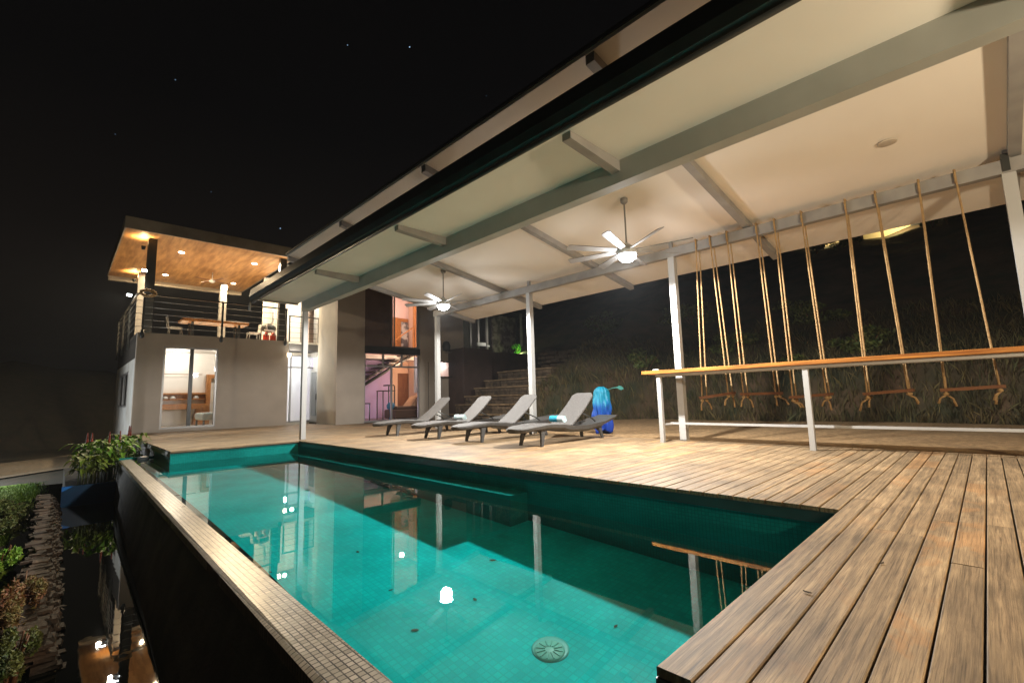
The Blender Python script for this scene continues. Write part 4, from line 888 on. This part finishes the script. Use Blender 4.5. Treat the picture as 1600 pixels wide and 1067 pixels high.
# planter at the far end of the basin
pl = thing('planter', (.6, 14, -1.1), 'blue rimmed planter bed at the far end of the lower basin', 'planter')
BLU = mat('blue_tile', (.01, .16, .50), .35, c2=(.012, .12, .42), scale=5)
g = MB(); g.box(.14, 1.02, 12.92, 13.0, -1.3, -.655); g.build('front_wall', BLU, pl); 
g = MB(); g.box(.2, 1.58, 13.33, 17.8, -1.3, -.72); g.box(.2, .99, 13.0, 13.33, -1.3, -.72); g.build('soil', SOIL, pl)
def ginger(x, y, z, n, h, seed, lab, red=True, m=LEAFG):
    rr = random.Random(seed); t = thing('ginger_plant', (x, y, z), lab, 'plant', 'red flowering plants in the planter'); g = MB(); gs = MB()
    for k in range(n):
        sx, sy = x + rr.uniform(-.22, .22), y + rr.uniform(-.3, .3); a = rr.uniform(0, 6.28); hh = h * rr.uniform(.35, 1)
        base = Vector((sx, sy, z + hh * .75)); L_ = rr.uniform(.22, .42); d = Vector((math.cos(a), math.sin(a), 0)); s = Vector((-math.sin(a), math.cos(a), 0)); rings = []
        for q in range(6):
            u = q / 5; p = base + d * L_ * u + Vector((0, 0, .16 * math.sin(u * 2.2) - .16 * u * u)); w_ = .052 * math.sin(math.pi * (u * .9 + .08)) + .002
            rings.append([tuple(p - s * w_ + Vector((0, 0, .008))), tuple(p), tuple(p + s * w_ + Vector((0, 0, .008)))])
        g.loft(rings, cap=False, closed=False)
        gs.tube([(sx, sy, z - .02), tuple(base)], .006, 5)
    g.build('leaf', m, t); gs.build('stem', LEAFD, t)
    if red:
        for k in range(2):
            sx, sy = x + rr.uniform(-.15, .15), y + rr.uniform(-.1, .1); g = MB()
            for q in range(7):
                g.lathe((sx, sy, z + h * .78 + q * .035), [(.008, 0), (.032 - .003 * q, .012), (.02 - .002 * q, .034)], 8)
            g.tube([(sx, sy, z), (sx, sy, z + h * .8)], .007, 5); g.build('flower', LEAFR, t)
ginger(.95, 13.9, -.72, 70, 1.05, 31, 'tallest green plant with red flower spikes against the pool corner')
ginger(.60, 13.5, -.72, 60, .70, 32, 'lower yellowish green plant at the front of the planter', red=False, m=mat('yellow_leaf', (.20, .24, .03), .5, c2=(.12, .20, .02), scale=9, island=.35))
ginger(.62, 14.8, -.72, 60, 1.0, 33, 'green plant with red flower at the left of the planter')
ginger(1.30, 15.0, -.72, 60, 1.15, 34, 'green leafy plant at the back right of the planter beside the deck')
# grass on the bank
rr = random.Random(9); g = MB()
for _ in range(15000):
    y = rr.uniform(-5, 11.98); f = foot(y); x = f + rr.random() ** 1.4 * 5 - .12; z = hill_z(x, y) - .03
    hgt = rr.uniform(.18, .5) * (1 if x - f < 1.2 else .7); a = rr.uniform(0, 6.28); s = Vector((math.cos(a), math.sin(a), 0)) * .012; ld = Vector((rr.gauss(-.1, .12), rr.gauss(0, .12), 0))
    p = Vector((x, y, z)); g.add([p - s, p + s, p + s * .6 + ld * .4 + Vector((0, 0, hgt * .6)), p + ld + Vector((0, 0, hgt)), p - s * .6 + ld * .4 + Vector((0, 0, hgt * .6))], [(0, 1, 2, 3, 4)])
tag(g.build('bank_grass', GRASSM), 'long dry grass covering the bank behind the gravel', 'grass', kind='stuff')
rr = random.Random(12); k = 0
for (x, y, r_) in ((16.3, 9.2, .7), (17.5, 6.2, .8), (18.6, 12.4, 1.0), (20.5, 9.0, 1.1), (17.2, 2.4, .7), (21.5, 14.5, 1.2), (19.5, 4.2, .9), (16.4, -1.5, .6), (15.9, 4.3, .5)):
    labs = ['bush just above the dry stone wall on the hillside', 'bush on the hillside behind the second lounger from the right', 'bush on the hillside left of the middle rear post', 'large bush high on the slope between two rear posts', 'bush on the slope behind the leftmost swing', 'large bush near the top of the slope behind the shelter', 'bush on the slope right of the nearer fan', 'bush low on the slope behind the right swings', 'small bush at the foot of the slope behind the bar']
    shrub((x, y, hill_z(x, y) + r_ * .4), (r_, r_ * 1.2, r_ * .6), 1500, LEAFD, .14, 60 + k, 'dark ' + labs[k], 'bushes on the dark hillside'); k += 1
rr = random.Random(77); g = MB()
for _ in range(5000):
    u = rr.random(); y = 10.4 + 8.0 * u; x = (-.45 + .15 * u) + rr.gauss(0, .10) - (rr.random() ** 3) * 1.5; p = Vector((x, min(y, 18.9), -1.12)); a = rr.uniform(0, 6.28); q = Vector((math.cos(a), math.sin(a), 0)) * .008; h_ = rr.uniform(.03, .09)
    g.add([p - q, p + q, p + Vector((rr.gauss(0, .02), rr.gauss(0, .02), h_))], [(0, 1, 2)])
tag(g.build('lawn_grass', LAWNM), 'bright short grass along the edge of the lit lawn', 'grass', kind='stuff')
# lit plant by the shelter
GL = mat('lit_green', (.10, .40, .02), .5, c2=(.05, .22, .01), scale=6, island=.3)
shrub((19.9, 19.9, 3.75), (.28, .28, .42), 700, GL, .14, 91, 'vivid green plant lit by a garden spot beside the shelter')
gs = thing('garden_spotlight', (19.75, 19.4, 3.1), 'small garden spotlight shining on the vivid green plant', 'spotlight'); g = MB(); g.lathe((19.75, 19.4, 3.1), [(.05, 0), (.03, .12), (.07, .2), (.07, .26)], 12); g.build('body', DARK, gs); g = MB(); g.lathe((19.75, 19.4, 3.365), [(.06, 0), (.05, .012)], 12); g.build('lens', mat('green_glow', (.5, 1, .3), .5, emit=((.7, 1, .3), 12)), gs)
lamp('garden_spot', 'POINT', (19.75, 19.4, 3.6), 22, (.75, 1, .45), .05)
gs = thing('garden_spotlight', (-2.9, 19.6, -1.12), 'added floodlight out of view, brightening the lawn and the side of the house', 'spotlight'); g = MB(); g.tube([(-2.9, 19.6, -1.15), (-2.9, 19.6, -.5)], .025, 8); g.build('stake', DARK, gs); g = MB(); g.box(-3.0, -2.87, 19.5, 19.7, -.5, -.3); g.build('body', DARK, gs); g = MB(); g.box(-2.869, -2.86, 19.52, 19.68, -.48, -.32); g.build('lens', LAMPM, gs)
lamp('added_flood', 'SPOT', (-2.8, 19.6, -.4), 700, (.93, .97, 1), .08, (0, R(-93), R(-8)), 130, .5)  # floodlight added out of view to brighten lawn and house side
# lit neighbour house high on the hill
nh = thing('hilltop_house', (31, 2.4, 9), 'pale house lit yellow at the top of the hill behind the swings', 'house')
YW = mat('yellow_wall', (.62, .50, .26), .8)
g = MB(); g.box(31, 34, .6, 3.9, 8.6, 9.55); g.build('wall', YW, nh); g = MB(); g.box(30.9, 34, .5, 4.0, 9.551, 9.75); g.build('roof', DARK, nh); g = MB(); g.box(30.97, 30.999, 1.5, 1.9, 8.7, 9.4); g.build('window', DARK, nh)
g = MB(); g.box(31, 33, 4.9, 6.1, 8.6, 9.35); g.build('annexe', YW, nh)
lamp('hilltop_lamp', 'SPOT', (30.0, 2.4, 9.2), 160, (1, .82, .45), .1, (0, R(-90), 0), 130, .3); lamp('hilltop_lamp', 'SPOT', (30.2, 5.5, 9.1), 60, (1, .82, .5), .1, (0, R(-90), 0), 120, .3)
k = 0
for (x, y, zz, r_) in ((28.6, 3.9, 8.6, .45), (28.6, 1.0, 8.55, .4), (28.8, 5.7, 8.55, .5), (28.7, 4.7, 8.5, .5), (28.7, .5, 8.7, .5)):
    labs = ['at the left end of the lit hilltop wall', 'at the right end of the lit hilltop wall', 'in front of the hilltop annexe', 'between the hilltop house and its annexe', 'just right of the hilltop house']
    shrub((x, y, zz), (r_, r_, r_ * .8), 500, LEAFD, .16, 120 + k, 'dark bush silhouetted ' + labs[k], 'bushes before the hilltop house'); k += 1
gl = thing('added_lantern', (3.3, -3.5, 0), 'added warm fill lantern on a dark post, unseen behind the camera', 'lantern')  # post, cap and bulb made up to carry the unseen fill light
g = MB(); g.tube([(3.3, -3.5, 0), (3.3, -3.5, 2.2)], .03, 10); g.build('post', DARK, gl); g = MB(); g.lathe((3.3, -3.5, 2.2), [(.08, 0), (.10, .03)], 16); g.lathe((3.3, -3.5, 2.62), [(.17, 0), (.02, .12)], 16); g.build('cap', DARK, gl); g = MB(); g.lathe((3.3, -3.5, 2.24), [(.02, 0), (.03, .02), (.03, .06)], 12); g.build('bulb', WLAMP, gl)
# fallen leaves on the pool floor and on the rim
rr = random.Random(15)
LV = mat('dead_leaf', (.03, .10, .07), .8); LV2 = mat('brown_dead_leaf', (.05, .035, .02), .8)
spots = [(2.05, 3.6, FZ + .01), (2.45, 3.0, FZ + .01), (2.9, 2.0, FZ + .01), (1.9, 3.0, FZ + .01), (3.0, 3.4, FZ + .01), (2.2, 4.5, FZ + .01), (1.1, 5.2, W + .012), (1.08, 4.6, W + .012), (1.05, 6.3, W + .012), (1.06, 3.4, W + .012), (2.9, .45, .006), (2.3, .62, .006)]
names = ['dead leaf on the pool floor near the middle', 'dead leaf on the pool floor left of the drain', 'dead leaf on the pool floor right of the drain', 'dead leaf on the pool floor nearest the spill edge', 'dead leaf on the pool floor beside the shadow line', 'dead leaf on the pool floor farthest from the camera', 'dead leaf on the spill edge beside the water, larger one', 'dead leaf on the spill edge nearer the camera than the larger one', 'dead leaf on the spill edge towards the house', 'dead leaf on the spill edge nearest the camera', 'small dead leaf on the deck boards near the pool corner', 'small dead leaf on the outer deck board']
for k, (x, y, z) in enumerate(spots):
    g = MB(); a = rr.uniform(0, 6.28); d = Vector((math.cos(a), math.sin(a), 0)); s = Vector((-math.sin(a), math.cos(a), 0)); l = rr.uniform(.02, .035) if z < -1 else rr.uniform(.012, .022); p = Vector((x, y, z))
    g.loft([[tuple(p + d * l * u - s * w_ * l), tuple(p + d * l * u + Vector((0, 0, .004))), tuple(p + d * l * u + s * w_ * l)] for u, w_ in ((-1, .05), (-.4, .45), (.3, .5), (1, .05))], cap=False, closed=False)
    o = g.build('dead_leaf', LV if z < -1 else LV2)
    if z < -1: o.cycles.is_caustics_receiver = True
    tag(o, names[k], 'leaf', 'dead leaves around the pool')
# pale float in the far corner of the pool
g = MB(); g.lathe((1.36, 12.85, W - .03), [(.06, 0), (.10, .02), (.10, .075), (.07, .09), (.03, .10)], 18); tag(g.build('pool_float', mat('float_plastic', (.40, .50, .68), .4)), 'pale blue chlorine float in the far left corner of the pool', 'float')

# thin haze volume added to suggest lens glare round the lamps
hz_m = bpy.data.materials.new('haze'); hz_m.use_nodes = True; t = hz_m.node_tree; t.nodes.clear()
o_ = t.nodes.new('ShaderNodeOutputMaterial'); v_ = t.nodes.new('ShaderNodeVolumePrincipled'); v_.inputs['Density'].default_value = .0007; v_.inputs['Color'].default_value = (.9, .95, 1, 1); t.links.new(v_.outputs[0], o_.inputs['Volume'])
g = MB(); g.box(-450, 120, -60, 640, -4, 60); tag(g.build('haze', hz_m), kind='stuff')
